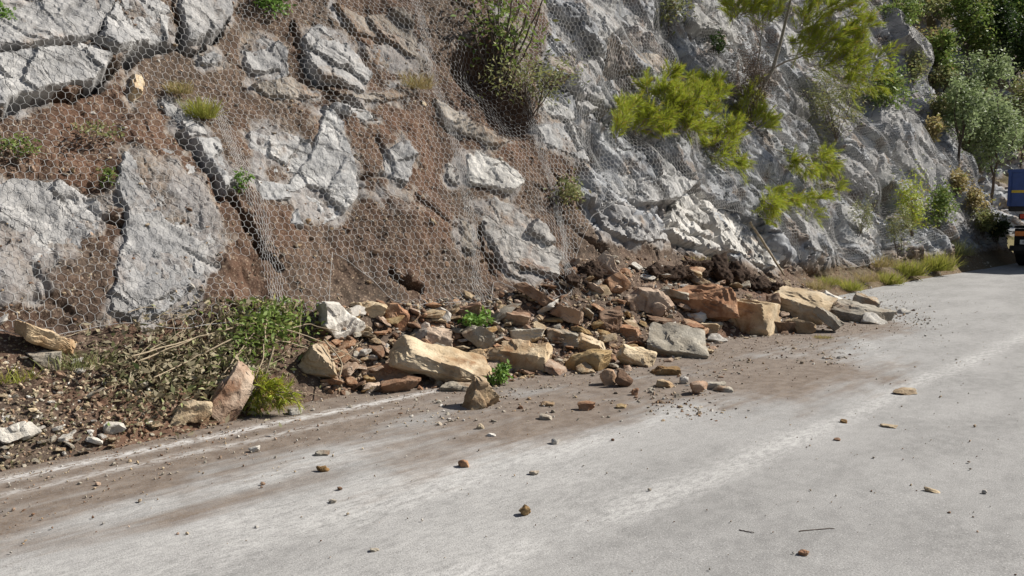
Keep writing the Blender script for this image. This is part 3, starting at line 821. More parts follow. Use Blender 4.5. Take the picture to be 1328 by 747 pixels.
BIG = [  # x, y, long, short, stone, label, roll, yaw, pitch, depth
 (436, 414, 60, 38, 'white', 'white block with bluish face and rusty edge, tilted beside the uprooted shrub', -42, 20, 0, 40),
 (410, 467, 48, 42, 'tan', 'pale yellow cracked block below the tilted white block', -10, -15, 10, 35),
 (300, 510, 72, 40, 'pink', 'pinkish brown flat slab leaning on edge beside the fallen pine twig', 52, 25, 0, 24),
 (246, 533, 38, 30, 'tan', 'tan angular stone at the road verge left of the leaning pinkish slab', -15, 10, 0, 30),
 (497, 482, 82, 22, 'orange', 'long reddish brown flat slab lying under the soil bank', 5, -8, 0, 40),
 (519, 497, 50, 18, 'brown', 'dark brown wedge under the long reddish slab', 10, 10, 0, 34),
 (482, 502, 27, 14, 'pink', 'small whitish brown stone at the tip of the dark brown wedge', 6, 0, 0, 22),
 (577, 471, 128, 26, 'tan', 'longest tan slab of the heap, sloping down to the right with white lower edge', -21, -6, 18, 60),
 (626, 508, 42, 40, 'tan', 'pointed tan and white block standing at the low end of the longest slab', 12, 25, -8, 30),
 (592, 503, 38, 11, 'greytan', 'thin grey slab flat on the road under the longest slab', 0, 0, 0, 30),
 (570, 438, 40, 29, 'pink', 'rounded pinkish orange stone above the longest slab', -12, 0, 0, 34),
 (547, 432, 22, 17, 'white', 'small whitish stone left of the rounded pinkish stone', 20, 0, 0, 18),
 (624, 438, 40, 24, 'greytan', 'grey triangular slab leaning on the rubble below the upper weed', -38, 20, 0, 18),
 (630, 459, 46, 22, 'tan', 'cream flat stone between the longest slab and the dark fronted block', 8, 0, 10, 30),
 (685, 461, 56, 44, 'tan', 'square block with tan top and dark front beside the lower weed', 6, -12, -8, 52),
 (664, 411, 46, 14, 'pink', 'flat cream slab bridging a dark gap high in the heap', -4, 0, 8, 34),
 (682, 432, 44, 16, 'greytan', 'grey white slab lying behind the square dark fronted block', 6, 0, 0, 30),
 (729, 436, 40, 16, 'greytan', 'grey slab lying right of the square dark fronted block', -8, 0, 0, 30),
 (762, 467, 58, 24, 'ochre', 'ochre mossy coloured block at the toe of the heap', 8, -10, 10, 40),
 (763, 446, 42, 20, 'tan', 'pale tan stone resting on the ochre block', -14, 0, 0, 30),
 (825, 460, 50, 22, 'tan', 'tan wedge with a white end right of the ochre block', -16, 20, 8, 36),
 (876, 447, 70, 26, 'greytan', 'broad flat olive grey slab lying foremost below the big boulders', -8, -14, 22, 60),
 (790, 487, 22, 20, 'orange', 'orange brown triangular stone on the road, touching a darker one', 30, 20, 0, 18),
 (807, 491, 20, 19, 'brown', 'dark brown stone on the road right of the orange triangular one', -20, 30, 0, 16),
 (839, 389, 68, 40, 'pink', 'big pinkish boulder with a smooth face, leftmost of the row of five', -6, 18, 10, 50),
 (912, 391, 88, 40, 'orange', 'big rust orange boulder, second in the row of five', 12, -8, 8, 56),
 (971, 409, 72, 46, 'tan', 'big square boulder with sunlit tan top and dark brown front', 2, -18, -4, 60),
 (1037, 391, 74, 28, 'tan', 'big sharp edged tan slab with flat sunlit top, tilted on the rubble', -17, -18, 12, 56),
 (1104, 403, 74, 20, 'greytan', 'grey brown slab lying at the far end of the heap', -10, -10, 8, 44),
 (1124, 391, 32, 14, 'greytan', 'grey wedge stacked behind the grey brown slab at the far end', -14, 10, 0, 26),
 (1078, 415, 42, 14, 'greytan', 'thin grey slab leaning under the sharp edged tan slab', -38, 0, 0, 26),
 (1062, 386, 20, 14, 'white', 'cream stone behind the sharp edged tan slab', -20, 0, 0, 18),
 (1079, 388, 26, 13, 'white', 'whitish stone between the tan slab and the grey wedge', -25, 0, 0, 18),
 (865, 481, 32, 12, 'ochre', 'flat ochre stone on the road before the olive grey slab', 0, 15, 0, 22),
 (860, 497, 24, 10, 'tan', 'flat tan stone on the brown dust below the flat ochre one', -5, -20, 0, 18),
 (887, 493, 13, 9, 'white', 'little white angular stone on the brown dust by the grey cluster', 10, 20, 0, 9),
 (906, 502, 20, 16, 'pink', 'grey pink stone, tallest in the cluster of stones on the road', 20, 0, 0, 16),
 (925, 500, 28, 12, 'greytan', 'flat pale stone in the cluster of stones on the road', 0, 0, 0, 20),
 (942, 504, 18, 9, 'greytan', 'small grey stone at the right end of the cluster on the road', -8, 0, 0, 14),
 (760, 526, 21, 12, 'orange', 'orange and cream stone alone on the brown dusted road', 4, 10, 0, 16),
 (806, 527, 16, 6, 'ochre', 'flat ochre stone right of the orange and cream one', 0, 0, 0, 12),
 (710, 524, 18, 6, 'tan', 'flat tan chip on the dusted road left of the orange and cream stone', 0, 0, 0, 12),
 (707, 541, 16, 8, 'greytan', 'lumpy grey stone on the dusted road below the tan chip', 0, 0, 0, 12),
 (719, 573, 11, 7, 'white', 'white pebble on the pale wheel track', 8, 0, 0, 9),
 (602, 601, 12, 11, 'orange', 'red brown pebble on the road between the wheel tracks', 0, 0, 0, 10),
 (680, 662, 14, 11, 'ochre', 'mossy ochre pebble lowest in the middle of the road', 20, 20, 0, 11),
 (692, 613, 12, 6, 'greytan', 'small grey green pebble above the mossy ochre one', 0, 0, 0, 10),
 (637, 564, 12, 5, 'white', 'flat white chip on the dusted road left of the white pebble', 0, 0, 0, 8),
 (623, 553, 9, 8, 'tan', 'little tan pebble by the flat white chip', 0, 0, 0, 7),
 (823, 508, 9, 10, 'orange', 'little red brown stone standing on the brown dust', 0, 0, 0, 8),
 (1175, 507, 25, 9, 'tan', 'pale yellow flat topped stone alone on the white track', 0, 10, 0, 18),
 (1152, 552, 18, 4, 'tan', 'thin tan chip on the grey road below the white track', -4, 0, 0, 11),
 (1095, 547, 10, 5, 'ochre', 'small ochre pebble on the white track', 0, 0, 0, 8),
 (1086, 570, 10, 4, 'brown', 'thin brown chip on the grey road below the ochre pebble', 0, 0, 0, 8),
 (1208, 636, 16, 5, 'tan', 'thin tan chip lying alone on the open grey road', -8, 0, 0, 10),
 (1042, 717, 12, 8, 'orange', 'red brown pebble nearest the bottom edge of the road', 0, 0, 0, 10),
 (330, 582, 14, 7, 'white', 'white stone on the dark strip near the left verge', 12, 0, 0, 10),
 (383, 533, 18, 10, 'white', 'whitish stone on the verge below the fallen pine twig', 10, 0, 0, 14),
 (415, 588, 24, 7, 'greytan', 'flat grey stone with dark edge on the road near the verge', 0, 0, 0, 12),
 (420, 608, 13, 8, 'ochre', 'yellow pebble on the road below the flat grey stone', 10, 0, 0, 10),
 (432, 650, 9, 6, 'greytan', 'grey pebble on the pale dust, lower left road', 0, 0, 0, 8),
 (486, 713, 11, 6, 'greytan', 'small dark grey pebble low on the road', 0, 0, 0, 8),
 (62, 440, 66, 22, 'tan', 'large cream slab lying on the scree under the netting hem', -27, 10, 0, 34),
 (62, 466, 40, 20, 'greytan', 'grey rounded stone beneath the large cream slab on the scree', -6, 0, 0, 26),
 (14, 561, 52, 22, 'white', 'pale grey flat stone at the left edge of the scree', 10, 0, 0, 30),
 (36, 558, 24, 18, 'white', 'pale stone touching the flat grey stone on the scree', 20, 0, 0, 20),
 (145, 555, 24, 18, 'white', 'cream round stone at the bottom of the scree bank', 0, 0, 0, 18),
 (122, 571, 22, 9, 'white', 'long thin cream chip at the bottom of the scree bank', -22, 0, 0, 12),
 (790, 344, 38, 22, 'pink', 'light stone leaning at the top of the heap below the rock face', -55, 0, 0, 20),
 (800, 366, 30, 24, 'orange', 'rusty stone behind the leftmost big boulder', 30, 20, 0, 24),
 (735, 408, 44, 18, 'pink', 'pink brown slab left of the big boulders', -22, 0, 0, 30),
 (792, 418, 32, 24, 'brown', 'brown stone below the leftmost big boulder', 15, 25, 0, 26),
 (815, 430, 34, 16, 'orange', 'rusty slab behind the tan wedge', -6, 0, 0, 26),
 (918, 425, 36, 14, 'tan', 'yellowish block on the ground between the orange and square boulders', 3, 0, 0, 26),
 (905, 411, 30, 11, 'white', 'white flat stone below the rust orange boulder', 10, 0, 0, 22),
 (1003, 392, 16, 24, 'brown', 'dark upright stone between the square boulder and the tan slab', 10, 0, 0, 18),
 (1018, 425, 36, 14, 'brown', 'brown stone at the foot of the tan slab', 0, 0, 0, 22),
 (1045, 424, 28, 14, 'tan', 'cream stone at the foot of the tan slab', -10, 0, 0, 20),
 (483, 401, 34, 20, 'tan', 'tan flat stone stuck in the soil under the torn netting', -14, 0, 0, 16),
 (513, 405, 30, 30, 'orange', 'rusty upright stone caught at the torn netting edge', 60, 0, 0, 18),
 (608, 404, 30, 18, 'pink', 'pinkish stone under the netting hem beside the upper weed', 10, 0, 0, 20),
 (575, 410, 22, 18, 'white', 'cream stone at the soil bank under the netting', 0, 0, 0, 16),
 (700, 385, 60, 12, 'brown', 'long narrow brown slab pointing down from the netting hem', -32, 0, 0, 20),
]
pebble_cats = ('pebble', 'chip')
for i, b in enumerate(BIG):
    px, py, w, h, mat, lab, roll, yaw, pitch, dp = b
    small = w < 30
    nm = 'pebble' if 'pebble' in lab else 'stone_chip' if ' chip' in lab else 'boulder' if 'boulder' in lab else 'rock_slab_fragment' if 'slab' in lab else 'stone_block' if ('block' in lab or 'wedge' in lab) else 'loose_stone'
    cat = {'pebble': 'pebble', 'stone_chip': 'stone chip', 'boulder': 'boulder', 'rock_slab_fragment': 'rock slab', 'stone_block': 'stone block', 'loose_stone': 'stone'}[nm]
    put_rock(px, py, w, h, mat, lab, roll, yaw, pitch, dp, 3 if small else 5, None, nm, .12, cat,
             chips=2 if ('square' in lab or 'leaning on edge' in lab) else 4 if ('slab' in lab or 'pointed' in lab) else 10, jit=.12 if 'square' in lab else .17 if 'slab' in lab else .24, rough=.030, layered=.012 if not small else 0, taper=.55 if 'pointed' in lab else 0)

# stones nobody would single out: 290 larger ones as things, the rest as rubble
def stone_variants(n, level, seed, rough):
    out = []
    for i in range(n):
        r = np.random.default_rng(seed + i)
        V, Fc = rock_verts((1, r.uniform(.55, .95), r.uniform(.16, .44)), seed + i, level, chips=4, jit=.22, rough=rough)
        out.append((V, Fc))
    return out
VARS = stone_variants(14, 3, 500, .04)
var_mesh = {}
def var(i, mat):
    if (i, mat) not in var_mesh:
        var_mesh[(i, mat)] = mesh_np('loose_stone', VARS[i][0], VARS[i][1], M[mat], True); var_mesh[(i, mat)].set_sharp_from_angle(angle=math.radians(32))
    return var_mesh[(i, mat)]
heap_poly = [(395, 470), (420, 400), (520, 392), (600, 385), (690, 375), (760, 335), (860, 335), (960, 352), (1030, 365), (1090, 385),
             (1150, 395), (1180, 408), (1130, 420), (1050, 432), (960, 440), (900, 462), (800, 486), (700, 490), (600, 505), (500, 508), (430, 515)]
scree_poly = [(0, 470), (60, 460), (130, 470), (230, 510), (250, 550), (150, 580), (60, 600), (0, 612)]
def in_poly(x, y, P):
    ins = False
    for (ax, ay), (bx, by) in zip(P, P[1:] + P[:1]):
        if (ay > y) != (by > y) and x < (bx - ax) * (y - ay) / (by - ay) + ax: ins = not ins
    return ins
LAND = [(435, 415, 'the tilted white block'), (410, 467, 'the pale yellow cracked block'), (497, 482, 'the long reddish slab'), (577, 471, 'the longest tan slab'),
        (626, 508, 'the pointed tan block'), (570, 438, 'the rounded pinkish stone'), (650, 487, 'the lower green weed'), (625, 414, 'the upper green weed'), (685, 461, 'the square dark fronted block'),
        (664, 411, 'the bridging cream slab'), (762, 467, 'the ochre block'), (825, 460, 'the white ended wedge'), (876, 447, 'the olive grey slab'), (839, 389, 'the big pinkish boulder'),
        (912, 391, 'the rust orange boulder'), (971, 409, 'the big square boulder'), (1037, 391, 'the sharp edged tan slab'), (1104, 403, 'the grey brown slab'), (513, 405, 'the netting caught stone'),
        (735, 408, 'the pink brown slab'), (790, 344, 'the light leaning stone'), (700, 385, 'the long narrow brown slab'), (1124, 391, 'the far grey wedge'), (940, 355, 'the dark soil clods'),
        (62, 440, 'the large cream slab'), (14, 561, 'the pale flat stone'), (145, 555, 'the cream round stone'), (246, 533, 'the tan verge stone'), (120, 500, 'the bare scree soil')]
MCOL = {'tan': 'tan', 'pink': 'pinkish', 'brown': 'dark brown', 'orange': 'rusty', 'greytan': 'grey', 'ochre': 'ochre', 'white': 'whitish'}
def stone_label(px, py, mat, spx):
    x, y, nm = min(LAND, key=lambda l: math.hypot(l[0] - px, (l[1] - py) * 1.6))
    dx, dy = px - x, (py - y) * 1.6
    rel = ('right of' if dx > 0 else 'left of') if abs(dx) > abs(dy) else ('below' if dy > 0 else 'above')
    size = 'large' if spx > 16 else 'small' if spx < 9 else 'middling'
    far = 'close ' if math.hypot(dx, dy) < 26 else 'somewhat '
    lab = f'{size} {MCOL[mat]} broken stone {far}{rel} {nm}'
    if lab in SEEN:
        x2, y2, nm2 = sorted(LAND, key=lambda l: math.hypot(l[0] - px, (l[1] - py) * 1.6))[1]
        lab = f'{size} {MCOL[mat]} stone {rel} {nm}, towards {nm2}'
    return lab
SEEN = set()
r = random.Random(11)
def strew(count, poly, box, name, cat, group, mats, mu, sg, cap, accept=None):
    n = 0; spots = []
    while n < count:
        px, py = r.uniform(*box[:2]), r.uniform(*box[2:])
        if not in_poly(px, py, poly) or (accept and r.random() > accept(px, py)): continue
        spx = min(r.lognormvariate(mu, sg), cap)
        if any(math.hypot(px - a, (py - b) * 1.7) < (spx + c) * .36 for a, b, c in spots): 
            if r.random() < .85: continue
        mat = r.choice(mats); lab = stone_label(px, py, mat, spx)
        if lab in SEEN: continue
        SEEN.add(lab); spots.append((px, py, spx))
        p = hit(px, py); d = float(np.dot(p - CAM, cf)); s = spx * d / FPX
        o = link(name, var(r.randrange(len(VARS)), mat))
        o.location = p + np.array([0, -.02, .01 + s * .14]); o.scale = (s, s, s)
        o.rotation_euler = (r.uniform(-.5, .5), r.uniform(-.5, .5), r.uniform(0, 6.28))
        tag(o, lab, cat, group); n += 1
strew(258, heap_poly, (395, 1180, 330, 515), 'loose_stone', 'stone', 'small stones of the heap',
      ['tan', 'pink', 'tan', 'orange', 'greytan', 'tan', 'pink', 'brown', 'ochre', 'white'], 2.88, .40, 46)
strew(42, scree_poly, (0, 250, 455, 612), 'scree_stone', 'stone', 'pale stones of the scree', ['white', 'tan', 'tan', 'greytan', 'greytan'], 2.3, .4, 24,
      lambda px, py: (.25 + .75 * float(sstep(480, 600, py))) * (1.2 - px / 300))

def scatter_mesh(name, P, S, mats, probs, seed, label, cat, kind='stuff', level=1, nrm=None):
    """many small stones in one object"""
    r = np.random.default_rng(seed)
    vs = [rock_verts((1, r.uniform(.55, .95), r.uniform(.35, .75)), seed * 7 + i, level, chips=4, jit=.2, rough=.04) for i in range(6)]
    n = len(P); which = r.integers(0, 6, n)
    Vs, Fs, Ms, n0 = [], [], [], 0
    mi = r.choice(len(mats), n, p=probs)
    for k in range(6):
        idx = np.where(which == k)[0]
        if not len(idx): continue
        V0, F0 = vs[k]
        a = r.uniform(0, 6.283, len(idx)); b = r.normal(0, .5, len(idx)); c = r.normal(0, .5, len(idx))
        ca, sa, cb, sb, cc, sc = np.cos(a), np.sin(a), np.cos(b), np.sin(b), np.cos(c), np.sin(c)
        R = np.stack([np.stack([ca * cb, ca * sb * sc - sa * cc, ca * sb * cc + sa * sc], -1), np.stack([sa * cb, sa * sb * sc + ca * cc, sa * sb * cc - ca * sc], -1),
                      np.stack([-sb, cb * sc, cb * cc], -1)], 1)
        V = np.einsum('nij,vj->nvi', R, V0) * S[idx][:, None, None] + P[idx][:, None, :]
        Vs.append(V.reshape(-1, 3)); Fs.append((F0[None] + (np.arange(len(idx)) * len(V0))[:, None, None] + n0).reshape(-1, 3))
        Ms.append(np.repeat(mi[idx], len(F0))); n0 += len(idx) * len(V0)
    me = mesh_np(name, np.concatenate(Vs), np.concatenate(Fs), None, False, mats=[M[m] for m in mats], midx=np.concatenate(Ms))
    return tag(link(name, me), label, cat, None, kind)
def hits_in(poly, n, seed, x0, x1, y0, y1, dens=None):
    rr = np.random.default_rng(seed); out = []
    for _ in range(n * 6):
        px, py = rr.uniform(x0, x1), rr.uniform(y0, y1)
        if in_poly(px, py, poly): out.append((px, py))
        if len(out) >= n: break
    return np.array(out)
def fast_hit(Q):
    """vectorised hit on the undisplaced hillside / road for many photo pixels"""
    D = cf + cr * ((Q[:, :1] - PW / 2) / FPX) + cu * ((PH / 2 - Q[:, 1:2]) / FPX)
    lo = np.full(len(Q), 3.0); hi = np.full(len(Q), 60.0)
    tt = np.linspace(3, 60, 500)
    done = np.zeros(len(Q), bool)
    for t in tt:
        P = CAM + t * D
        b = (P[:, 1] > F(P[:, 0], P[:, 2])) | (P[:, 2] < 0)
        new = b & ~done
        hi[new] = t; lo[new] = t - (tt[1] - tt[0]); done |= b
    for _ in range(16):
        m = (lo + hi) / 2; P = CAM + m[:, None] * D
        b = (P[:, 1] > F(P[:, 0], P[:, 2])) | (P[:, 2] < 0)
        hi = np.where(b, m, hi); lo = np.where(b, lo, m)
    return CAM + hi[:, None] * D
Q = hits_in(heap_poly, 3400, 21, 395, 1185, 330, 516); P = fast_hit(Q)
dd, _, _ = disp(P[:, 0], P[:, 2]); P = P + NRM * (dd * (P[:, 2] > .02))[:, None]
S = np.exp(rng.normal(math.log(.042), .5, len(P)))
scatter_mesh('rubble', P + np.array([0, 0, .004]), np.clip(S, .012, .12), ['tan', 'brown', 'pink', 'orange', 'white', 'greytan'], [.32, .14, .2, .14, .08, .12], 31,
             'broken stone rubble covering the fallen heap', 'rubble')
Q = hits_in(scree_poly, 460, 22, 0, 250, 455, 612); P = fast_hit(Q)
dd, _, _ = disp(P[:, 0], P[:, 2]); P = P + NRM * (dd * (P[:, 2] > .02))[:, None]
S = np.exp(rng.normal(math.log(.024), .45, len(P)))
scatter_mesh('scree', P, np.clip(S, .01, .07), ['white', 'tan', 'greytan', 'brown'], [.14, .34, .22, .30], 32, 'loose pale scree at the left verge', 'scree')
# stones bedded in the soil of the bank
n = 5200
X = rng.uniform(-3, 8.5, n); Z = rng.uniform(.1, 3.8, n)
X[:900] = rng.uniform(12.5, 25, 900); Z[:900] = rng.uniform(-.02, .45, 900); dd, rk, _ = disp(X, Z)
ok = rk < .45; X, Z = X[ok], Z[ok]
S = np.clip(np.exp(rng.normal(math.log(.022), .55, len(X))), .008, .10)
scatter_mesh('bedded_stones', surf(X, Z, 0.0), S, ['tan', 'pink', 'white', 'brown', 'greytan'], [.3, .2, .12, .18, .2], 33, 'small stones bedded in the brown soil of the bank', 'stones')
# gravel strewn on the carriageway
n = 7000
X = rng.uniform(-2.5, 16, n); yt = y_toe(X)
Y = np.where(rng.random(n) < .80, yt - np.abs(rng.normal(0, .62, n)) + .05, rng.uniform(.2, 5.6, n))
ok = (Y < yt + .05) & (np.hypot(X, Y) > 2.6) & ~((X > 12.5) & (rng.random(n) < .6)); X, Y = X[ok], Y[ok]
S = np.clip(np.exp(rng.normal(math.log(.0085), .5, len(X))), .004, .045)
scatter_mesh('gravel', np.stack([X, Y, S * .2 + .004], -1), S, ['tan', 'greytan', 'brown', 'white', 'pink'], [.24, .3, .22, .12, .12], 34, 'fine gravel strewn over the dusty road', 'gravel', level=1)
cl = [(905, 505, 40, 60), (1150, 405, 40, 150), (840, 520, 60, 70), (950, 480, 60, 60), (1060, 460, 70, 90), (1195, 415, 30, 60), (680, 520, 90, 120), (560, 530, 80, 90), (900, 535, 50, 90)]
G2 = []
for cx, cy, sx, k in cl:
    for _ in range(k):
        G2.append(ground_hit(cx + rng.normal(0, sx * .5), max(cy + rng.normal(0, sx * .16), 392))[:3])
G2 = np.array(G2); S = np.clip(np.exp(rng.normal(math.log(.018), .5, len(G2))), .007, .06)
scatter_mesh('gravel', G2 + np.array([0, 0, .003]), S, ['tan', 'greytan', 'brown', 'white'], [.25, .4, .2, .15], 35, 'patches of coarser chippings on the road near the heap', 'gravel')

# ------------------------------------------------------------------ vegetation
def leaves_mesh(C, size, rr, aspect=.45, up=.35, dirs=None):
    """one small folded blade per leaf centre"""
    n = len(C)
    a = unit(rr.normal(0, 1, (n, 3)) * np.array([1, 1, .7])) if dirs is None else unit(dirs + rr.normal(0, .35, (n, 3)))
    nn = unit(rr.normal(0, 1, (n, 3)) + np.array([0, 0, up * 3])); b = unit(np.cross(a, nn)); nn = np.cross(b, a)
    L = (size * rr.uniform(.6, 1.25, n))[:, None]; W = L * aspect
    V = np.stack([C, C + a * L * .45 + b * W * .5 + nn * L * .06, C + a * L - nn * L * .1, C + a * L * .45 - b * W * .5 + nn * L * .06], 1).reshape(-1, 3)
    return V, (np.arange(n)[:, None] * 4 + np.array([[0, 1, 2, 3]]))
def blades_mesh(B, Dv, L, W, rr):
    """thin tapering blades: base points, directions, lengths, widths"""
    n = len(B); Dv = unit(Dv)
    side = unit(np.cross(Dv, rr.normal(0, 1, (n, 3))))
    mid_ = B + Dv * L[:, None] * .55; tip = B + Dv * L[:, None] + np.array([0, 0, -1]) * (L[:, None] * .12)
    V = np.stack([B - side * W[:, None], B + side * W[:, None], mid_ + side * W[:, None] * .7, tip, mid_ - side * W[:, None] * .7], 1).reshape(-1, 3)
    return V, (np.arange(n)[:, None] * 5 + np.array([[0, 1, 2, 3, 4]]))
def wiggle(p0, p1, n, amp, rr, sag=0.0):
    t = np.linspace(0, 1, n)[:, None]
    P = p0 + (p1 - p0) * t + np.cumsum(rr.normal(0, amp, (n, 3)), 0) * np.sin(np.pi * t) + np.array([0, 0, -1]) * sag * (t * (1 - t)) * 4
    return P
def bush(name, label, cat, base, size, n, leaf, mat, seed, group=None, clumps=14, stems=7, stem_r=.012, stem_mat='bark', lean=(0, 0, 0), aspect=.45, flat=1.0, up=.35):
    """base point; size (rx, ry, height)"""
    rr = np.random.default_rng(seed)
    e = empty(name, base, label, cat, group)
    rx, ry, hz = size
    c = unit(rr.normal(0, 1, (clumps, 3))) * rr.uniform(.35, 1, (clumps, 1))
    c = c * np.array([rx, ry, hz * .5]) + np.array([0, 0, hz * .55]) + np.array(lean) * ((c[:, 2:3] + 1) / 2)
    c[:, 2] = np.maximum(c[:, 2], hz * .08)
    k = rr.integers(0, clumps, n)
    w = rr.uniform(.18, .42, clumps)[k][:, None]
    P = c[k] + rr.normal(0, 1, (n, 3)) * w * np.array([rx, ry, hz * .5]) * flat
    P = P[P[:, 2] > -.05 * hz]
    V, Fq = leaves_mesh(P, leaf, rr, aspect, up)
    link('crown', mesh_np('crown', V, Fq, M[mat], True), e)
    paths = []
    for i in range(min(stems, clumps)):
        q = wiggle(np.array([rr.normal(0, .06 * rx), rr.normal(0, .06 * ry), -.12]), c[i], 7, .02 * hz, rr)
        paths.append((q, np.linspace(stem_r, stem_r * .35, 7)))
        for _ in range(2):
            j = rr.integers(2, 5); q2 = wiggle(q[j], c[rr.integers(0, clumps)], 5, .02 * hz, rr)
            paths.append((q2, np.linspace(stem_r * .5, stem_r * .2, 5)))
    V, Fq = tubes(paths, 5)
    link('stems', mesh_np('stems', V, Fq, M[stem_mat], True), e)
    return e
def needle_boughs(starts, ends, rr, shoots, needles, nl, nw, spread):
    """twigs along each bough carrying brushes of needles -> (V, F) needles and twig paths"""
    Bs, Ds, Ls, Ws, paths = [], [], [], [], []
    for a, b in zip(starts, ends):
        L = np.linalg.norm(b - a); ax = unit(b - a)
        P = wiggle(a, b, 8, .012 * L, rr)
        paths.append((P, np.linspace(.010, .004, 8)))
        for _ in range(shoots):
            t = rr.uniform(.15, 1.0); o = a + (b - a) * t
            dv = unit(ax * .9 + rr.normal(0, .55, 3) + np.array([0, 0, .30]))
            sl = spread * rr.uniform(.5, 1.1) * (1.15 - .5 * t)
            tip = o + dv * sl
            paths.append((np.stack([o, (o + tip) / 2 + rr.normal(0, .01, 3), tip]), np.array([.004, .003, .0015])))
            tt = rr.uniform(.15, 1.0, needles)[:, None]
            q = o + (tip - o) * tt
            nd = dv + rr.normal(0, .40, (needles, 3))
            Bs.append(q); Ds.append(nd); Ls.append(nl * rr.uniform(.7, 1.2, needles)); Ws.append(np.full(needles, nw))
    return blades_mesh(np.concatenate(Bs), np.concatenate(Ds), np.concatenate(Ls), np.concatenate(Ws), rr), paths
def at(px, py, out=0.0):
    """point in front of the face under a photo pixel, 'out' metres towards the viewer"""
    p = hit_d(px, py); return p - unit(ray(px, py)) * out
def depth_of(p): return float(np.dot(p - CAM, cf))
def pt(px, py, d): return CAM + ray(px, py) * d
def pine(name, label, root_px, boughs, seed, shoots=9, needles=48, nl=.12, nw=.0030, spread=.36, mat='pine', out=.35, trunk=None, group=None, hang=True):
    """boughs: list of (x0,y0,x1,y1) in the photo, set at the depth of the root"""
    rr = np.random.default_rng(seed)
    root = at(*root_px); d = depth_of(root)
    e = empty(name, root, label, 'pine', group)
    st_, en_ = [], []
    for x0, y0, x1, y1 in boughs:
        dz = rr.uniform(-.25, .20); db = depth_of(hit_d(x0, y0)) - out if hang else d - out
        st_.append(pt(x0, y0, db + dz * .4) - root); en_.append(pt(x1, y1, db + dz) - root)
    (V, Fq), paths = needle_boughs(st_, en_, rr, shoots, needles, nl, nw, spread)
    link('needles', mesh_np('needles', V, Fq, M[mat], True), e)
    for tr, r0, r1 in (trunk or []):
        Q = np.array([pt(x, y, d - out * k) - root for (x, y), k in zip(tr, np.linspace(0, 1, len(tr)))])
        t = np.linspace(0, 1, len(Q)); tq = np.linspace(0, 1, 14)
        Q = np.stack([np.interp(tq, t, Q[:, i]) for i in range(3)], -1) + rr.normal(0, .006, (14, 3))
        V2, F2 = tubes([(Q, np.linspace(r0, r1, 14))], 7)
        link('trunk', mesh_np('trunk', V2, F2, M['bark_grey'], True), e)
    V2, F2 = tubes(paths, 4)
    tag(link('boughs', mesh_np('boughs', V2, F2, M['bark_grey'], True), e), kind='stuff')
    return e
rr0 = np.random.default_rng(3)
def fan(cx, cy, w, h, n, lean=(10, -14), ln=34):
    out = []
    for _ in range(n):
        x, y = cx + rr0.uniform(-.5, .5) * w, cy + rr0.uniform(-.5, .5) * h
        out.append((x, y, x + lean[0] + rr0.uniform(-.5, .5) * ln, y + lean[1] + rr0.uniform(-.4, .4) * ln))
    return out
pine('pine_sapling', 'low spreading yellow green pine, widest of those growing through the netting', (945, 178),
     fan(846, 162, 96, 50, 22) + fan(905, 148, 66, 56, 17) + fan(862, 118, 50, 34, 9) + fan(925, 185, 36, 34, 5) + fan(965, 150, 16, 40, 5, (4, -20)),
     1, shoots=12, trunk=[([(958, 186), (930, 176), (890, 168), (860, 160)], .022, .008)])
pine('pine_sapling', 'drooping yellow green pine boughs right of the widest pine', (1010, 205),
     fan(1048, 205, 50, 34, 13, (8, 10)) + fan(985, 160, 30, 40, 6, (6, -16)), 2, shoots=12, trunk=[([(995, 190), (1020, 200), (1045, 205)], .016, .006)])
pine('pine_sapling', 'lowest yellow green pine boughs hanging above the white rock', (1000, 232),
     fan(1020, 258, 66, 36, 16, (10, 8)) + fan(945, 210, 50, 20, 5, (8, 0)) + fan(1070, 245, 16, 10, 2, (8, 2)), 4, shoots=11, trunk=[([(990, 225), (1010, 240), (1025, 255)], .014, .006)])
pine('pine_tree', 'slender leaning pine tree with a pale bent trunk at the top of the face', (972, 150),
     fan(975, 14, 80, 50, 20, (6, -12)) + fan(1030, 12, 70, 54, 18, (14, -12)) + fan(1085, 72, 92, 46, 24, (26, -14)) + fan(1045, 55, 50, 44, 10, (18, -10)) + fan(1105, 100, 40, 34, 6, (14, 4)) + fan(1075, 20, 60, 30, 8, (22, -12)),
     3, shoots=8, nl=.15, nw=.0032, spread=.46, out=.9, hang=False,
     trunk=[([(968, 158), (985, 118), (1003, 88), (1015, 45), (1024, 5), (1028, -30)], .050, .020), ([(1003, 88), (1025, 78), (1050, 70), (1080, 66)], .022, .008), ([(965, 150), (975, 110), (985, 70), (990, 20)], .025, .01)])
def bush_px(name, label, cat, px, py, wpx, hpx, n, leafpx, mat, seed, out=.1, group=None, **k):
    b = at(px, py, out); d = depth_of(b); m = d / FPX
    return bush(name, label, cat, b, (wpx * m / 2, wpx * m * .38, hpx * m), n, leafpx * m, mat, seed, group, **k)
bush_px('dry_shrub', 'dead brown twiggy shrub behind the slender pine trunk', 'shrub', 972, 158, 80, 105, 2600, 5, 'dry_twig', 12, .15, clumps=22, stems=14, stem_r=.008, aspect=.18)
bush_px('shrub', 'multi stemmed green shrub growing high out of the netting', 'shrub', 648, 105, 110, 130, 560, 10, 'leaf', 13, .15, clumps=34, stems=9, stem_r=.018, aspect=.4)
bush_px('shrub', 'low grey green foliage spilling below the multi stemmed shrub', 'shrub', 690, 138, 140, 56, 900, 7, 'leaf_grey', 14, .15, clumps=22, stems=10, stem_r=.008, aspect=.35)
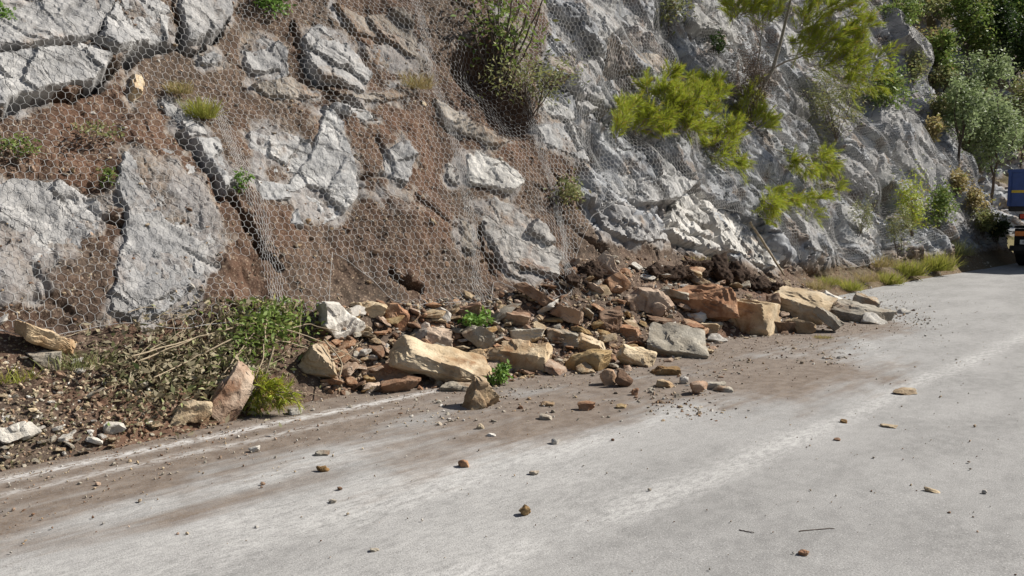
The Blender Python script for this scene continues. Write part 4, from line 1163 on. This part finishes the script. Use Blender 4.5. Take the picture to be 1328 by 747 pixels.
# long bare stems of the tall shrub
_b = at(650, 108, .2); _d = depth_of(_b); e = empty('shrub', _b, 'bundle of long bare dark stems rising through the green shrub', 'stems')
for q in [[(648, 108), (640, 70), (634, 20), (630, -30)], [(652, 108), (654, 60), (662, 15), (668, -30)], [(656, 110), (676, 60), (695, 20), (715, -25)], [(660, 112), (672, 85), (690, 50), (702, 5)], [(645, 108), (622, 70), (612, 30)], [(650, 105), (648, 50), (645, 0)]]:
    P = np.array([pt(x, y, _d) - _b for x, y in q]); t = np.linspace(0, 1, len(P)); tq = np.linspace(0, 1, 12)
    P = np.stack([np.interp(tq, t, P[:, i]) for i in range(3)], -1) + rng.normal(0, .006, (12, 3))
    V, Fq = tubes([(P, np.linspace(.017, .008, 12))], 6); link('stem', mesh_np('stem', V, Fq, M['bark'], True), e)
bush_px('herb', 'bright green leafy tuft at the top edge beside grey slabs', 'plant', 352, 22, 38, 34, 420, 7, 'leaf_bright', 15, .05, clumps=8, stems=5, stem_r=.004)
bush_px('herb', 'green tuft at the upper left corner of the face', 'plant', 4, 30, 28, 28, 260, 7, 'leaf_bright', 16, .05, clumps=7, stems=4, stem_r=.004)
bush_px('herb', 'low weed patch under the netting above the left grey slab', 'plant', 22, 205, 56, 28, 300, 6, 'leaf', 17, .04, clumps=9, stems=4, stem_r=.003)
bush_px('herb', 'small weed beneath the wide dark fissure', 'plant', 122, 185, 70, 24, 210, 6, 'leaf_grey', 18, .04, clumps=9, stems=4, stem_r=.003)
bush_px('herb', 'small weed between the two big left slabs', 'plant', 140, 238, 24, 20, 120, 6, 'leaf', 19, .04, clumps=6, stems=4, stem_r=.003)
bush_px('herb', 'small yellowish weed in the soil right of the tall grey slab', 'plant', 315, 248, 22, 30, 170, 6, 'leaf_bright', 20, .04, clumps=6, stems=4, stem_r=.003)
bush_px('herb', 'grey green weed beside the white lower slab', 'plant', 740, 268, 44, 40, 420, 6, 'leaf_grey', 23, .08, clumps=9, stems=5, stem_r=.004)
bush_px('herb', 'small shrub tuft at the top above the shaded hollow', 'plant', 868, 40, 60, 50, 600, 6, 'leaf_grey', 24, .1, clumps=10, stems=6, stem_r=.005)
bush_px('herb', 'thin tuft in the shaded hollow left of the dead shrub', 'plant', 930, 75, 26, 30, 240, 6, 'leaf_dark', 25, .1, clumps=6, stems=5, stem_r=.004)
bush_px('weed', 'bright green weed at the toe of the heap beside the square block', 'plant', 648, 499, 30, 25, 330, 7, 'leaf_bright', 26, .05, clumps=9, stems=6, stem_r=.003, aspect=.6)
bush_px('weed', 'bright green weed half buried high in the heap', 'plant', 622, 424, 40, 20, 260, 7, 'leaf_bright', 27, .05, clumps=8, stems=6, stem_r=.003, aspect=.6)
bush_px('wispy_shrub', 'wispy grey green shrub right of the slender pine', 'shrub', 1085, 175, 80, 80, 2200, 6, 'leaf_grey', 28, .2, clumps=18, stems=12, stem_r=.008, aspect=.2)
bush_px('shrub', 'bright green shrub on the ridge above the rounded rock spur', 'shrub', 1150, 140, 70, 50, 1500, 6, 'leaf', 29, .2, clumps=14, stems=7, stem_r=.01)
bush_px('shrub', 'olive shrub on the ridge right of the bright green one', 'shrub', 1185, 112, 40, 44, 700, 5, 'leaf_grey', 30, .2, clumps=10, stems=6, stem_r=.008)
bush_px('shrub', 'olive green broom like shrub at the foot of the face near the truck shadow', 'shrub', 1184, 300, 46, 62, 1700, 6, 'pine', 31, .35, clumps=14, stems=10, stem_r=.008, aspect=.18)
bush_px('shrub', 'round green shrub leaning over the truck shadow', 'shrub', 1218, 292, 52, 50, 1500, 5, 'leaf', 32, .35, clumps=14, stems=8, stem_r=.008)
bush_px('wispy_shrub', 'small wispy shrub low on the rock left of the broom like shrub', 'shrub', 1112, 302, 36, 42, 700, 5, 'leaf_grey', 33, .2, clumps=10, stems=8, stem_r=.006, aspect=.2)
bush_px('wispy_shrub', 'dull green weeds at the rock foot above the dry grass', 'shrub', 1165, 325, 40, 50, 900, 5, 'leaf_grey', 34, .3, clumps=10, stems=8, stem_r=.006, aspect=.2)

def tuft(name, label, px, py, wpx, hpx, n, mat, seed, group=None, lean=(0, 0, 0), thin=.0028, cat='grass clump'):
    rr = np.random.default_rng(seed)
    b = rest_hit(px, py); d = depth_of(b); m = d / FPX
    dx = np.clip(rr.normal(0, .28, n), -.45, .45) * wpx * m; dy = np.clip(rr.normal(0, .2, n), -.35, .35) * min(wpx * m, .5)
    ground = np.maximum(0, (b[1] + dy * .7 - y_toe(b[0] + dx * .7))) * .35
    B = np.stack([dx * .7071 + dy * .7071, -dx * .7071 + dy * .7071, np.zeros(n)], -1)
    Dv = np.array([0, 0, 1.0]) + np.array(lean) + rr.normal(0, .38, (n, 3)) + unit(B) * .25
    V, Fq = blades_mesh(B - np.array([0, 0, .02]), Dv, hpx * m * rr.uniform(.45, 1.1, n), np.full(n, thin), rr)
    return tag(link(name, mesh_np(name, V, Fq, M[mat], True), None, b), label, cat, group)
GR = [(1210, 350, 46, 32, 1000, 'grass', 'tall yellow green grass clump beside the dark truck shadow'), (1178, 356, 38, 27, 800, 'grass', 'yellow green grass clump left of the tallest clump on the verge'),
      (1152, 367, 32, 22, 600, 'grass', 'rounded yellow green grass clump bulging onto the road edge'), (1120, 364, 34, 17, 260, 'grass_dry', 'dry sparse grass on the stony verge'),
      (1100, 375, 32, 20, 420, 'grass', 'short green grass at the rock foot behind the far end of the heap'), (1055, 374, 40, 18, 300, 'grass_dry', 'dry weedy grass behind the sharp edged tan slab'),
      (1075, 368, 30, 16, 220, 'grass', 'green weedy grass between the rock foot and the heap'), (1068, 438, 22, 7, 260, 'grass_dry', 'flattened dry grass sod on the road at the heap corner'),
      (262, 150, 34, 34, 420, 'grass', 'green grass trailing below the dark crack in the slabs'), (232, 118, 30, 22, 220, 'grass_dry', 'dry grass tuft beside the trailing green grass'),
      (540, 112, 40, 26, 260, 'grass_dry', 'dry grass on the ledge under the brown overhang'), (1240, 330, 40, 26, 380, 'leaf_grey', 'shaded weeds inside the truck shadow'),
      (1140, 345, 40, 22, 320, 'grass_dry', 'dry grass low on the rock behind the verge clumps'), (900, 338, 90, 12, 300, 'grass_dry', 'flattened dry grass along the top of the dark soil clods'),
      (10, 490, 60, 24, 150, 'grass', 'yellow green weeds at the left edge of the scree bank'), (100, 472, 80, 30, 200, 'leaf_grey', 'thin grey green weeds beside the large cream slab')]
for i, (px, py, w, h, n_, mt, lab) in enumerate(GR):
    tuft('grass_tuft', lab, px, py, w, h, n_, mt, 60 + i, 'grass tufts', thin=.0035 if px > 1000 else .0025)

# uprooted shrub with withered leaves lying on the left bank
rr = np.random.default_rng(77)
ub = rest_hit(330, 460); e = empty('uprooted_shrub', ub, 'uprooted leafy shrub with withered leaves lying across the left bank', 'shrub')
def bank_pts(cx, cy, sx, sy, n, lift):
    Q = np.stack([rr.normal(cx, sx, n), rr.normal(cy, sy, n)], -1); Q[:, 1] = np.clip(Q[:, 1], 390, 560)
    P = fast_hit(Q); return P - unit(P - CAM) * np.abs(rr.normal(0, lift, (n, 1))) - ub
paths = []
for q in [[(170, 462), (240, 442), (300, 425), (345, 416)], [(180, 468), (250, 440), (320, 420)], [(345, 416), (380, 430), (430, 448), (470, 470)], [(330, 430), (300, 470), (280, 500)],
          [(345, 420), (340, 470), (325, 500)], [(360, 430), (400, 420), (440, 430)], [(355, 440), (400, 452), (450, 478)], [(300, 440), (240, 470), (200, 490)], [(420, 470), (450, 460), (470, 440)]]:
    P = np.array([rest_hit(x, y) - unit(ray(x, y)) * rr.uniform(.12, .3) - ub for x, y in q]); t = np.linspace(0, 1, len(P)); tq = np.linspace(0, 1, 12)
    P = np.stack([np.interp(tq, t, P[:, i]) for i in range(3)], -1) + rr.normal(0, .003, (12, 3)); paths.append((P, np.linspace(.007, .003, 12)))
for _ in range(64):                       # tangle of thin dry twigs
    x, y = rr.normal(290, 75), np.clip(rr.normal(462, 30), 405, 520); a = rr.normal(.3, .7); L = rr.uniform(14, 50)
    q = [(x, y), (x + L * .5 * math.cos(a), y - L * .5 * math.sin(a) + rr.normal(0, 2)), (x + L * math.cos(a), np.clip(y - L * math.sin(a), 400, 530))]
    P = fast_hit(np.array(q)); P = P - unit(P - CAM) * rr.uniform(.02, .22) - ub
    if np.linalg.norm(P[2] - P[0]) < .7: paths.append((P, np.array([.0035, .003, .0018])))
V, Fq = tubes(paths, 5); link('stems', mesh_np('stems', V, Fq, M['stick'], True), e)
C = np.concatenate([bank_pts(350, 416, 24, 17, 620, .24), bank_pts(328, 445, 22, 20, 260, .2), bank_pts(385, 415, 16, 14, 160, .12)])
V, Fq = leaves_mesh(C, .062, rr, .42, .3); link('green_leaves', mesh_np('green_leaves', V, Fq, M['leaf'], True), e)
C = np.concatenate([bank_pts(235, 472, 46, 28, 1300, .10), bank_pts(300, 455, 34, 34, 600, .12), bank_pts(190, 500, 30, 24, 220, .06), bank_pts(330, 400, 30, 14, 180, .1), bank_pts(150, 470, 25, 25, 120, .05)])
V, Fq = leaves_mesh(C, .066, rr, .42, .1); link('withered_leaves', mesh_np('withered_leaves', V, Fq, M['dead_leaf'], True), e)
C = bank_pts(270, 470, 50, 34, 220, .10); V, Fq = leaves_mesh(C, .07, rr, .40, .1); link('wilted_leaves', mesh_np('wilted_leaves', V, Fq, M['wilted'], True), e)
# fallen pine twig
tb = rest_hit(345, 520); e = empty('fallen_pine_twig', tb, 'fallen fresh green pine twig fanned out on the verge', 'twig')
dtw = depth_of(tb) - .12
st_ = [pt(335 + 10 * rr.normal(), 492 + 3 * rr.normal(), dtw) - tb for _ in range(16)]
en_ = [pt(x, y, dtw - rr.uniform(0, .15)) - tb for x, y in zip(np.linspace(300, 388, 16), 520 + rr.uniform(-12, 10, 16))]
(V, Fq), paths = needle_boughs(st_, en_, rr, 7, 26, .075, .0022, .12)
link('needles', mesh_np('needles', V, Fq, M['pine'], True), e)
V, Fq = tubes(paths + [(np.array([pt(355, 450, dtw + .1) - tb, pt(348, 475, dtw) - tb, pt(342, 495, dtw) - tb]), np.array([.008, .007, .005]))], 5)
link('twig', mesh_np('twig', V, Fq, M['stick'], True), e)
# litter of leaves on the bank and by the verge
lq = hits_in([(0, 440), (130, 430), (400, 420), (400, 530), (250, 560), (120, 586), (0, 610)], 1500, 41, 0, 400, 420, 612)
P = fast_hit(lq); dd, _, _ = disp(P[:, 0], P[:, 2]); P = P + NRM * (dd + .012)[:, None]
V, Fq = leaves_mesh(P, .034, np.random.default_rng(42), .5, .6)
tag(link('leaf_litter', mesh_np('leaf_litter', V, Fq, M['dead_leaf'], True)), 'fallen dry leaves strewn over the left bank', 'leaf litter', None, 'stuff')

# sticks
def stick(px, label, r0, r1, lift=.03, name='stick', mat='stick', seed=1):
    rr = np.random.default_rng(seed); P = []
    for x, y in px: P.append(rest_hit(x, y) - unit(ray(x, y)) * lift)
    P = np.array(P); b = P[0].copy(); t = np.linspace(0, 1, len(P)); tq = np.linspace(0, 1, 10)
    P = np.stack([np.interp(tq, t, P[:, i]) for i in range(3)], -1) + rr.normal(0, r0 * .35, (10, 3)) - b
    V, Fq = tubes([(P, np.linspace(r0, r1, 10))], 6)
    return tag(link(name, mesh_np(name, V, Fq, M[mat], True), None, b), label, 'stick')
stick([(973, 288), (995, 322), (1017, 357)], 'straight peeled pole leaning against the white rock', .022, .018, .22)
stick([(1036, 689), (1055, 687), (1082, 685)], 'thin dry twig on the open grey road', .003, .002, .006, 'twig', 'bark', 2)
stick([(958, 687), (978, 691)], 'short dark twig on the road left of the thin dry twig', .003, .002, .006, 'twig', 'bark', 3)
stick([(930, 170), (955, 180), (968, 192)], 'bare white dead branch below the widest pine', .018, .008, .5, 'dead_branch', 'bark_grey', 4)
stick([(420, 440), (445, 470), (440, 490)], 'grey root dangling below the tilted white block', .009, .004, .3, 'root', 'stick', 5)
stick([(985, 352), (998, 372), (1004, 384)], 'dark root stub standing between the heap and the rock foot', .02, .012, .25, 'root', 'bark', 6)

# dark clods of torn-up turf and roots behind the big boulders
clods = [(880, 350, 34, 20), (905, 345, 30, 20), (930, 350, 36, 24), (955, 356, 34, 26), (978, 364, 30, 22), (850, 352, 26, 16), (1002, 372, 24, 16), (765, 350, 28, 20), (740, 362, 30, 18)]
M['clod'] = simple('dark_turf_soil', (.060, .040, .029), .98, 0, .1, .6, 22)
CL = ['leftmost', 'second', 'third', 'fourth', 'fifth']
clab = {850: 'dark turf clod left of the row behind the boulders', 880: 'dark root matted clod behind the rust orange boulder', 905: 'dark clod between the two larger clods behind the orange boulder', 930: 'broad dark clod behind the gap of the two big boulders',
        955: 'tallest dark turf clod behind the big square boulder', 978: 'dark clod right of the tallest turf clod', 1002: 'small dark clod behind the sharp edged tan slab', 765: 'brown clod under the rock face left of the light leaning stone', 740: 'brown clod at the upper left of the boulder row'}
for x, y, w, h in clods:
    b = rest_hit(x, y + h * .4); m = depth_of(b) / FPX
    V, Fc = rock_verts((w * m * 1.2, w * m, h * m * 1.25), 900 + x, 5, chips=14, jit=.4, rough=.16)
    e = tag(link('turf_clod', mesh_np('turf_clod', V, Fc, M['clod'], True), None, b + np.array([0, 0, h * m * .25])), clab[x], 'clod', 'torn turf clods')
    rr = np.random.default_rng(x); n_ = 160
    B = V[rr.integers(0, len(V), n_)]
    V2, F2 = blades_mesh(B, unit(B) + rr.normal(0, .7, (n_, 3)), rr.uniform(.05, .16, n_), np.full(n_, .0025), rr)
    tag(link('rootlets', mesh_np('rootlets', V2, F2, M['dry_twig'], True), e), kind='stuff')

# ------------------------------------------------------------------ trees and shrubs on the far hillside
def tree(label, px, py, wpx, hpx, n, leafpx, mat, seed, trunk_r=.09, group='trees on the far hillside', d=None, bare=.25):
    rr = np.random.default_rng(seed)
    b = hit_d(px, py, 85) if d is None else pt(px, py, d)
    m = depth_of(b) / FPX; W, H = wpx * m / 2, hpx * m
    e = empty('tree', b, label, 'tree', group)
    cl = 30; c = unit(rr.normal(0, 1, (cl, 3))) * rr.uniform(.3, 1, (cl, 1)) * np.array([W, W * .8, H * (1 - bare) / 2]) + np.array([0, 0, H * (bare + (1 - bare) / 2)])
    k = rr.integers(0, cl, n); sc = rr.uniform(.12, .26, cl)[k][:, None]
    P = c[k] + rr.normal(0, 1, (n, 3)) * sc * np.array([W, W * .8, H * .4])
    V, Fq = leaves_mesh(P, leafpx * m, rr, .5, .3)
    link('crown', mesh_np('crown', V, Fq, M[mat], True), e)
    top = np.array([rr.normal(0, .1 * W), rr.normal(0, .1 * W), H * .85]); T0 = wiggle(np.array([0, 0, -.3]), top, 10, .015 * H, rr)
    V, Fq = tubes([(T0, np.linspace(trunk_r, trunk_r * .3, 10))], 7); link('trunk', mesh_np('trunk', V, Fq, M['bark'], True), e)
    pa = []
    for i in range(12):
        j = rr.integers(3, 9); pa.append((wiggle(T0[j], c[i], 6, .015 * H, rr), np.linspace(trunk_r * .4, trunk_r * .12, 6)))
    V, Fq = tubes(pa, 5); link('limbs', mesh_np('limbs', V, Fq, M['bark'], True), e)
tree('pale green tree with loose crown growing behind the truck', 1285, 262, 100, 150, 5200, 5, 'leaf_pale', 201, .07)
tree('pale green slender tree left of the one behind the truck', 1243, 215, 60, 120, 2600, 5, 'leaf_pale', 202, .05)
tree('grey green tree at the right edge above the truck', 1322, 215, 70, 110, 2600, 5, 'leaf_grey', 203, .06)
tree('bright mid green tree on the upper far hillside', 1255, 90, 80, 110, 3600, 5, 'leaf', 204, .07)
tree('bright green tree top right corner behind a dark gap', 1318, 70, 60, 110, 2600, 5, 'leaf_bright', 205, .06)
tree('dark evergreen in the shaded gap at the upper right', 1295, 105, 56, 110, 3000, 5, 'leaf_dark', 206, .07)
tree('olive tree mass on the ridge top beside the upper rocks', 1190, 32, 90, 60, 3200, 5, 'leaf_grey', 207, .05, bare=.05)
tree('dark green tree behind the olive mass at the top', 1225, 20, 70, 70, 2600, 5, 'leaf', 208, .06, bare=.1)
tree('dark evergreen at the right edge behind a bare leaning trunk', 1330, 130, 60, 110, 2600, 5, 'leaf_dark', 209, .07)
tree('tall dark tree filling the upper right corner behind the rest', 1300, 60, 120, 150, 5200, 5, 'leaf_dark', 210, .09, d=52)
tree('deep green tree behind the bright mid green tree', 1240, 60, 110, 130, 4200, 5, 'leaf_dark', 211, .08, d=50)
tree('grey green tree behind the pale tree and the truck', 1310, 190, 90, 130, 3600, 5, 'leaf_grey', 212, .07, d=46)
for px, py, w, h, mt, lab in [(1160, 30, 70, 50, 'leaf', 'sunlit green tree on the crest left of the olive mass'), (1215, 75, 60, 60, 'leaf', 'sunlit green tree above the gully'),
        (1275, 110, 70, 70, 'leaf_pale', 'pale sunlit tree above the tree behind the truck'), (1245, 150, 60, 60, 'leaf', 'green tree in the gully behind the slender pale tree'),
        (1325, 60, 70, 90, 'leaf', 'sunlit green tree at the top right edge'), (1180, 5, 70, 60, 'leaf_pale', 'pale green crown at the top edge above the crest'), (1300, 20, 80, 70, 'leaf', 'leafy green crown at the top right')]:
    tree(lab, px, py + h * .4, w, h, 2600, 5, mt, 260 + px % 97, .06, bare=.08)
fs = [(1225, 100, 40, 30, 'leaf_grey', 'dry olive shrub on the far slope below the bright green tree'), (1255, 125, 40, 30, 'leaf_grey', 'olive shrub on the far slope behind the slender pale tree'), (1215, 145, 36, 34, 'leaf_grey', 'yellowish shrub in the gully beyond the rock spur'),
      (1210, 170, 26, 26, 'grass_dry', 'rust coloured dry shrub in the gully'), (1240, 235, 36, 26, 'grass_dry', 'dry shrub at the edge of the rock spur'), (1275, 285, 36, 26, 'leaf_grey', 'low shrub left of the truck bed'),
      (1262, 262, 44, 30, 'grass_dry', 'straw coloured shrub on the slope left of the truck'), (1300, 150, 44, 34, 'leaf_grey', 'olive shrub between the dark evergreen and pale tree'), (1160, 20, 40, 30, 'leaf_grey', 'olive shrub on the crest of the upper rocks'),
      (1293, 300, 30, 26, 'leaf_dark', 'dark low shrub beside the rear wheel of the truck'), (1320, 175, 40, 40, 'leaf', 'green shrub at the right edge below the evergreens'), (1205, 55, 40, 30, 'grass_dry', 'dry brown shrub below the olive trees'), (1270, 60, 50, 50, 'leaf', 'mid green shrub between the upper trees')]
for i, (px, py, w, h, mt, lab) in enumerate(fs):
    bush_px('hillside_shrub', lab, 'shrub', px, py + h * .5, w, h, 900, 5, mt, 230 + i, .2, 'shrubs on the far hillside', clumps=10, stems=6, stem_r=.012)
stick([(1318, 105), (1324, 75), (1330, 45)], 'bare dark leaning trunk at the right edge of the far hillside', .12, .09, .4, 'bare_trunk', 'bark', 9)

# ------------------------------------------------------------------ tipper truck seen from behind
TR = empty('tipper_truck', (25.0, 4.86, 0), 'blue tipper truck parked on the road, seen from behind at the right edge', 'truck')
M['truck_blue'] = simple('blue_truck_paint', (.018, .055, .22), .42, 0, .5, .3, 3)
M['black'] = simple('black_rubber', (.014, .014, .015), .85, 0, .3, .3, 12)
M['chassis'] = simple('dirty_chassis', (.035, .032, .03), .8, .2, .3, .4, 9)
M['cab'] = simple('grey_cab_paint', (.42, .45, .48), .4, 0, .5, .15, 3)
M['red_lens'] = simple('red_lens', (.48, .03, .015), .25, 0, .5, .2, 20)
M['amber_lens'] = simple('amber_lens', (.60, .16, .02), .25, 0, .5, .2, 20)
M['plate'] = simple('number_plate', (.60, .60, .58), .5, 0, .5, .1, 20)
M['yellow'] = simple('yellow_reflector', (.55, .38, .03), .4, 0, .5, .15, 20)
M['glass'] = simple('dark_glass', (.02, .025, .03), .1, 0, .6, .1, 2)
def box_part(name, lo, hi, mat, parent, bev=.015):
    bm = bmesh.new(); bmesh.ops.create_cube(bm, size=1)
    lo, hi = np.array(lo, float), np.array(hi, float)
    for v in bm.verts: v.co = Vector((lo + hi) / 2 + np.array(v.co) * (hi - lo))
    if bev: bmesh.ops.bevel(bm, geom=bm.edges[:], offset=bev, segments=2, affect='EDGES')
    me = bpy.data.meshes.new(name); bm.to_mesh(me); bm.free(); me.materials.append(M[mat])
    return link(name, me, parent)
def wheel(x, y, w):
    n = 28; r_ = [.30, .46, .50, .50, .46, .30]; yy = [-w / 2, -w / 2, -w / 2 + .04, w / 2 - .04, w / 2, w / 2]
    V = np.array([[x + q * math.cos(a), y + t, .5 + q * math.sin(a)] for q, t in zip(r_, yy) for a in np.linspace(0, 2 * math.pi, n, endpoint=False)])
    Fq = [[k * n + j, k * n + (j + 1) % n, ((k + 1) % 6) * n + (j + 1) % n, ((k + 1) % 6) * n + j] for k in range(6) for j in range(n)]
    o = link('wheel', mesh_np('wheel', V, np.array(Fq), M['black'], True), TR)
    V = np.array([[x + .3 * math.cos(a) * q, y + t, .5 + .3 * math.sin(a) * q] for q, t in ((1, -w / 2 + .01), (1, w / 2 - .01), (.35, w / 2 + .02), (.01, w / 2 + .02), (.01, -w / 2 - .02), (.35, -w / 2 - .02)) for a in np.linspace(0, 2 * math.pi, n, endpoint=False)])
    link('rim', mesh_np('rim', V, np.array(Fq), M['chassis'], True), o)
b_ = box_part('bed_floor', (.05, -1.12, 1.52), (4.2, 1.12, 1.68), 'chassis', TR)
tg = box_part('tailgate', (0, -1.15, 1.66), (.07, 1.15, 2.60), 'truck_blue', TR)
for y in (-1.1, -.55, 0, .55, 1.1): box_part('gate_rib', (-.035, y - .04, 1.70), (.01, y + .04, 2.56), 'truck_blue', tg, .008)
box_part('gate_rim', (-.04, -1.17, 2.56), (.01, 1.17, 2.65), 'truck_blue', tg, .01)
box_part('reflector_strip', (-.012, .60, 2.02), (-.004, 1.05, 2.09), 'yellow', tg, 0)
box_part('reflector_strip', (-.012, -1.05, 2.02), (-.004, -.60, 2.09), 'yellow', tg, 0)
for y in (-1.15, 1.08): box_part('bed_side', (.075, y, 1.69), (4.2, y + .07, 2.62), 'truck_blue', TR)
box_part('headboard', (4.15, -1.12, 1.69), (4.25, 1.12, 2.95), 'truck_blue', TR)
for y in (-.42, .34): box_part('chassis_rail', (.2, y, .95), (6.2, y + .08, 1.20), 'chassis', TR)
for k in (-1, 1):
    lb = box_part('light_bracket', (.12, k * .62 - .26, 1.30), (.20, k * .62 + .26, 1.46), 'chassis', TR)
    box_part('marker_lamp', (.085, k * .62 - .22, 1.33), (.118, k * .62 - .01, 1.45), 'red_lens', lb, .006)
    box_part('marker_lamp', (.085, k * .62 + .01, 1.33), (.118, k * .62 + .22, 1.45), 'red_lens', lb, .006)
    box_part('mud_flap', (.55, k * .78 - .27, .35), (.58, k * .78 + .27, 1.05), 'black', TR, .005)
    fe = box_part('mudguard', (.62, k * .80 - .29, 1.06), (1.75, k * .80 + .29, 1.12), 'black', TR)
    box_part('tail_lamp', (.10, k * .72 - .22, .86), (.15, k * .72 + .22, .99), 'amber_lens', TR, .01)
bump_ = box_part('rear_bumper', (.08, -1.05, .45), (.18, 1.05, .60), 'chassis', TR)
pl = box_part('number_plate', (.06, .28, .64), (.075, .80, .76), 'plate', TR, .004)
for k in range(7): box_part('plate_character', (.054, .33 + k * .064, .665), (.059, .33 + k * .064 + (.036 if k % 3 else .016), .735), 'chassis', pl, 0)
for x in (1.2, 5.3):
    for y in (-.84, .84): wheel(x, y, .44 if x < 3 else .28)
V, Fq = tubes([(np.array([[1.2, -1.0, .5], [1.2, 1.0, .5]]), np.array([.08, .08]))], 8); link('axle', mesh_np('axle', V, Fq, M['chassis'], True), TR)
cb = box_part('cab', (4.55, -1.12, .95), (6.35, 1.12, 2.95), 'cab', TR, .10)
box_part('rear_window', (4.535, -.70, 2.15), (4.56, .70, 2.70), 'glass', cb, .004)
for y in (-1.125, 1.10): box_part('door', (5.0, y, 1.15), (6.05, y + .025, 2.80), 'cab', cb, .008)
for y in (-1.135, 1.11): box_part('side_window', (5.2, y, 2.05), (6.0, y + .025, 2.70), 'glass', cb, .004)
for y in (-1.35, 1.20): box_part('mirror', (6.0, y, 2.05), (6.08, y + .15, 2.50), 'black', cb, .02)
box_part('windscreen', (6.34, -.98, 2.0), (6.365, .98, 2.75), 'glass', cb, .004)
box_part('front_bumper', (6.30, -1.12, .50), (6.50, 1.12, .93), 'chassis', TR, .03)
